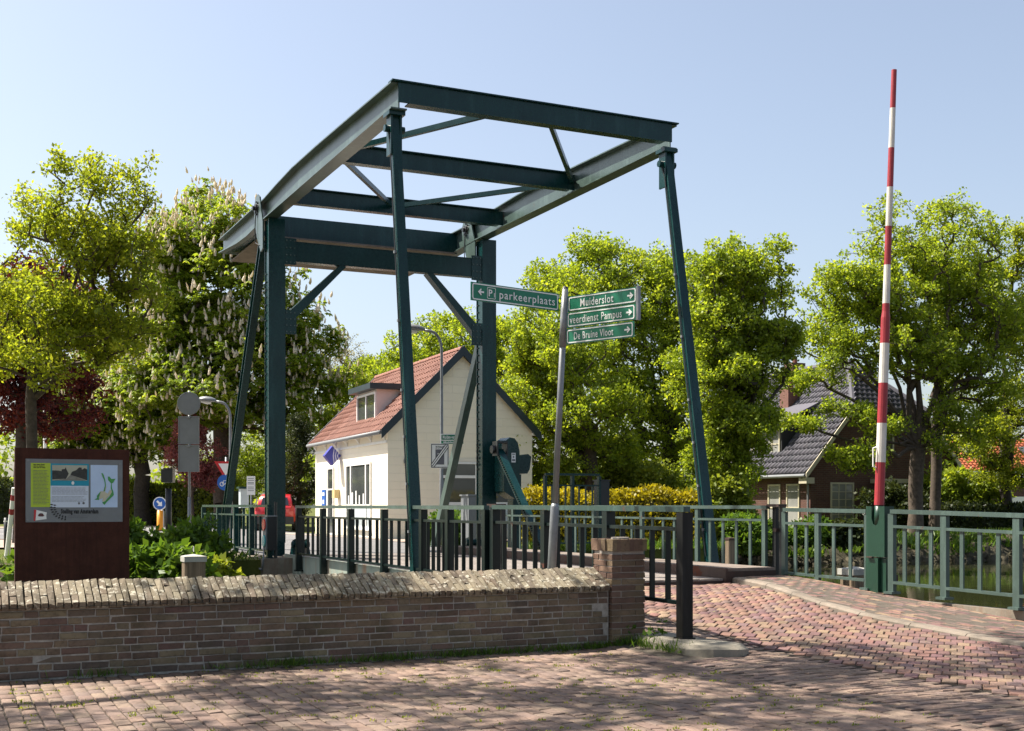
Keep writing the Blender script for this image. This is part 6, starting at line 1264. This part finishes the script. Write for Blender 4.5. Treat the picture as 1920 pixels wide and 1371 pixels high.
jt = [(rng.uniform(0, 5.9), rng.uniform(6.0, 10.3), .0) for _ in range(420)]
blades('grass', 'tiny moss and grass sprigs in the paving joints', jt, 4200, .022, 'hedge_leaf', 101, .018, .006)
st_ = [(6.1 + rng.random() * .12, 9.5 + rng.random() * .85, .03) for _ in range(40)] + [(rng.uniform(5.9, 6.3), 10.36, .0) for _ in range(40)]
blades('grass', 'grass and weeds around the foot of the brick pier and stone slab', st_, 700, .11, 'plant_leaf', 102, .05, .008)
shrub('weed', 'broad green weed at the foot of the brick pier', (6.2, 10.30, .0), (.08, .05, .05), 12, 9, 'plant_leaf', 111, .05, .04, 'weeds at the wall', .04, 'plant')
bankpts = [(rng.uniform(20.5, 58), 33.75 + rng.normal(0, .5), .3) for _ in range(700)] + [(rng.uniform(-20, 5.7), 24.4 + rng.normal(0, .3), .3) for _ in range(300)] + [(rng.uniform(12.8, 18), 25.6 + rng.random() * 1.4, .3) for _ in range(300)]
blades('grass', 'rough grass along the far canal banks', bankpts, 11000, .26, 'plant_leaf', 103, .15, .02)
bank2 = [(rng.uniform(-4, 6.0), rng.uniform(10.9, 14.8), .0) for _ in range(500)]
blades('ground_cover', 'green ground cover on the bank behind the parapet', bank2, 9000, .22, 'plant_leaf', 104, .12, .03, cat='ground cover')

# stones along the far waterline
rng = np.random.default_rng(120); Vr, Fr = [], []
ico = [(-.5, -.5, -.3), (.5, -.5, -.3), (.5, .5, -.3), (-.5, .5, -.3), (-.38, -.38, .4), (.38, -.38, .4), (.38, .38, .4), (-.38, .38, .4)]; bf = [(4, 5, 6, 7), (0, 1, 5, 4), (1, 2, 6, 5), (2, 3, 7, 6), (3, 0, 4, 7)]
for k in range(420):
    x = rng.uniform(20.5, 52); t_ = rng.random() ** 1.5; y = 32.05 + 1.5 * t_; z = -.55 + .75 * t_; s_ = rng.uniform(.12, .42); a = rng.random() * 6.28; o = len(Vr); c, q = math.cos(a), math.sin(a)
    for p in ico: j = rng.normal(0, .09, 3); X_, Y_ = (p[0] + j[0]) * s_, (p[1] + j[1]) * s_ * .8; Vr.append((x + X_ * c - Y_ * q, y + X_ * q + Y_ * c, z + (p[2] + j[2]) * s_ * .7))
    Fr += [tuple(i + o for i in f) for f in bf]
qmesh('bank_stones', Vr, Fr, 'bank_stone', None, label='rough stones along the far waterline of the canal', cat='stones', kind='stuff')
pts_ = [(rng.uniform(20.5, 50), 32.2 + rng.random() * 1.7, -.35 + rng.random() * .5) for _ in range(260)]
blades('bank_plants', 'dark green plants hanging over the far canal bank', pts_, 9000, .38, 'plant_leaf', 121, .22, .05, cat='plants')

rng = np.random.default_rng(130); n = 420; P = np.stack([rng.uniform(0, 10.8, n), rng.uniform(5.2, 13.5, n), np.zeros(n)], 1); P = P[(P[:, 0] > 6.7) | (P[:, 1] < 10.3)]; n = len(P)
P[:, 2] = [hgt(x, y) + .012 + (.055 if x > kx(y) + .17 else 0) for x, y in P[:, :2]]; D = np.stack([rng.normal(0, 1, n), rng.normal(0, 1, n), rng.normal(0, .1, n)], 1); N = np.stack([rng.normal(0, .2, n), rng.normal(0, .2, n), np.ones(n)], 1)
V, F = leaves(P, D, N, rng.uniform(.012, .04, n), rng.uniform(.008, .022, n), rng); qmesh('fallen_leaves', V, F, 'olive_leaf', None, tint=rng.random(n), label='scattered leaf litter and petals on the paving', cat='leaf litter', kind='stuff')
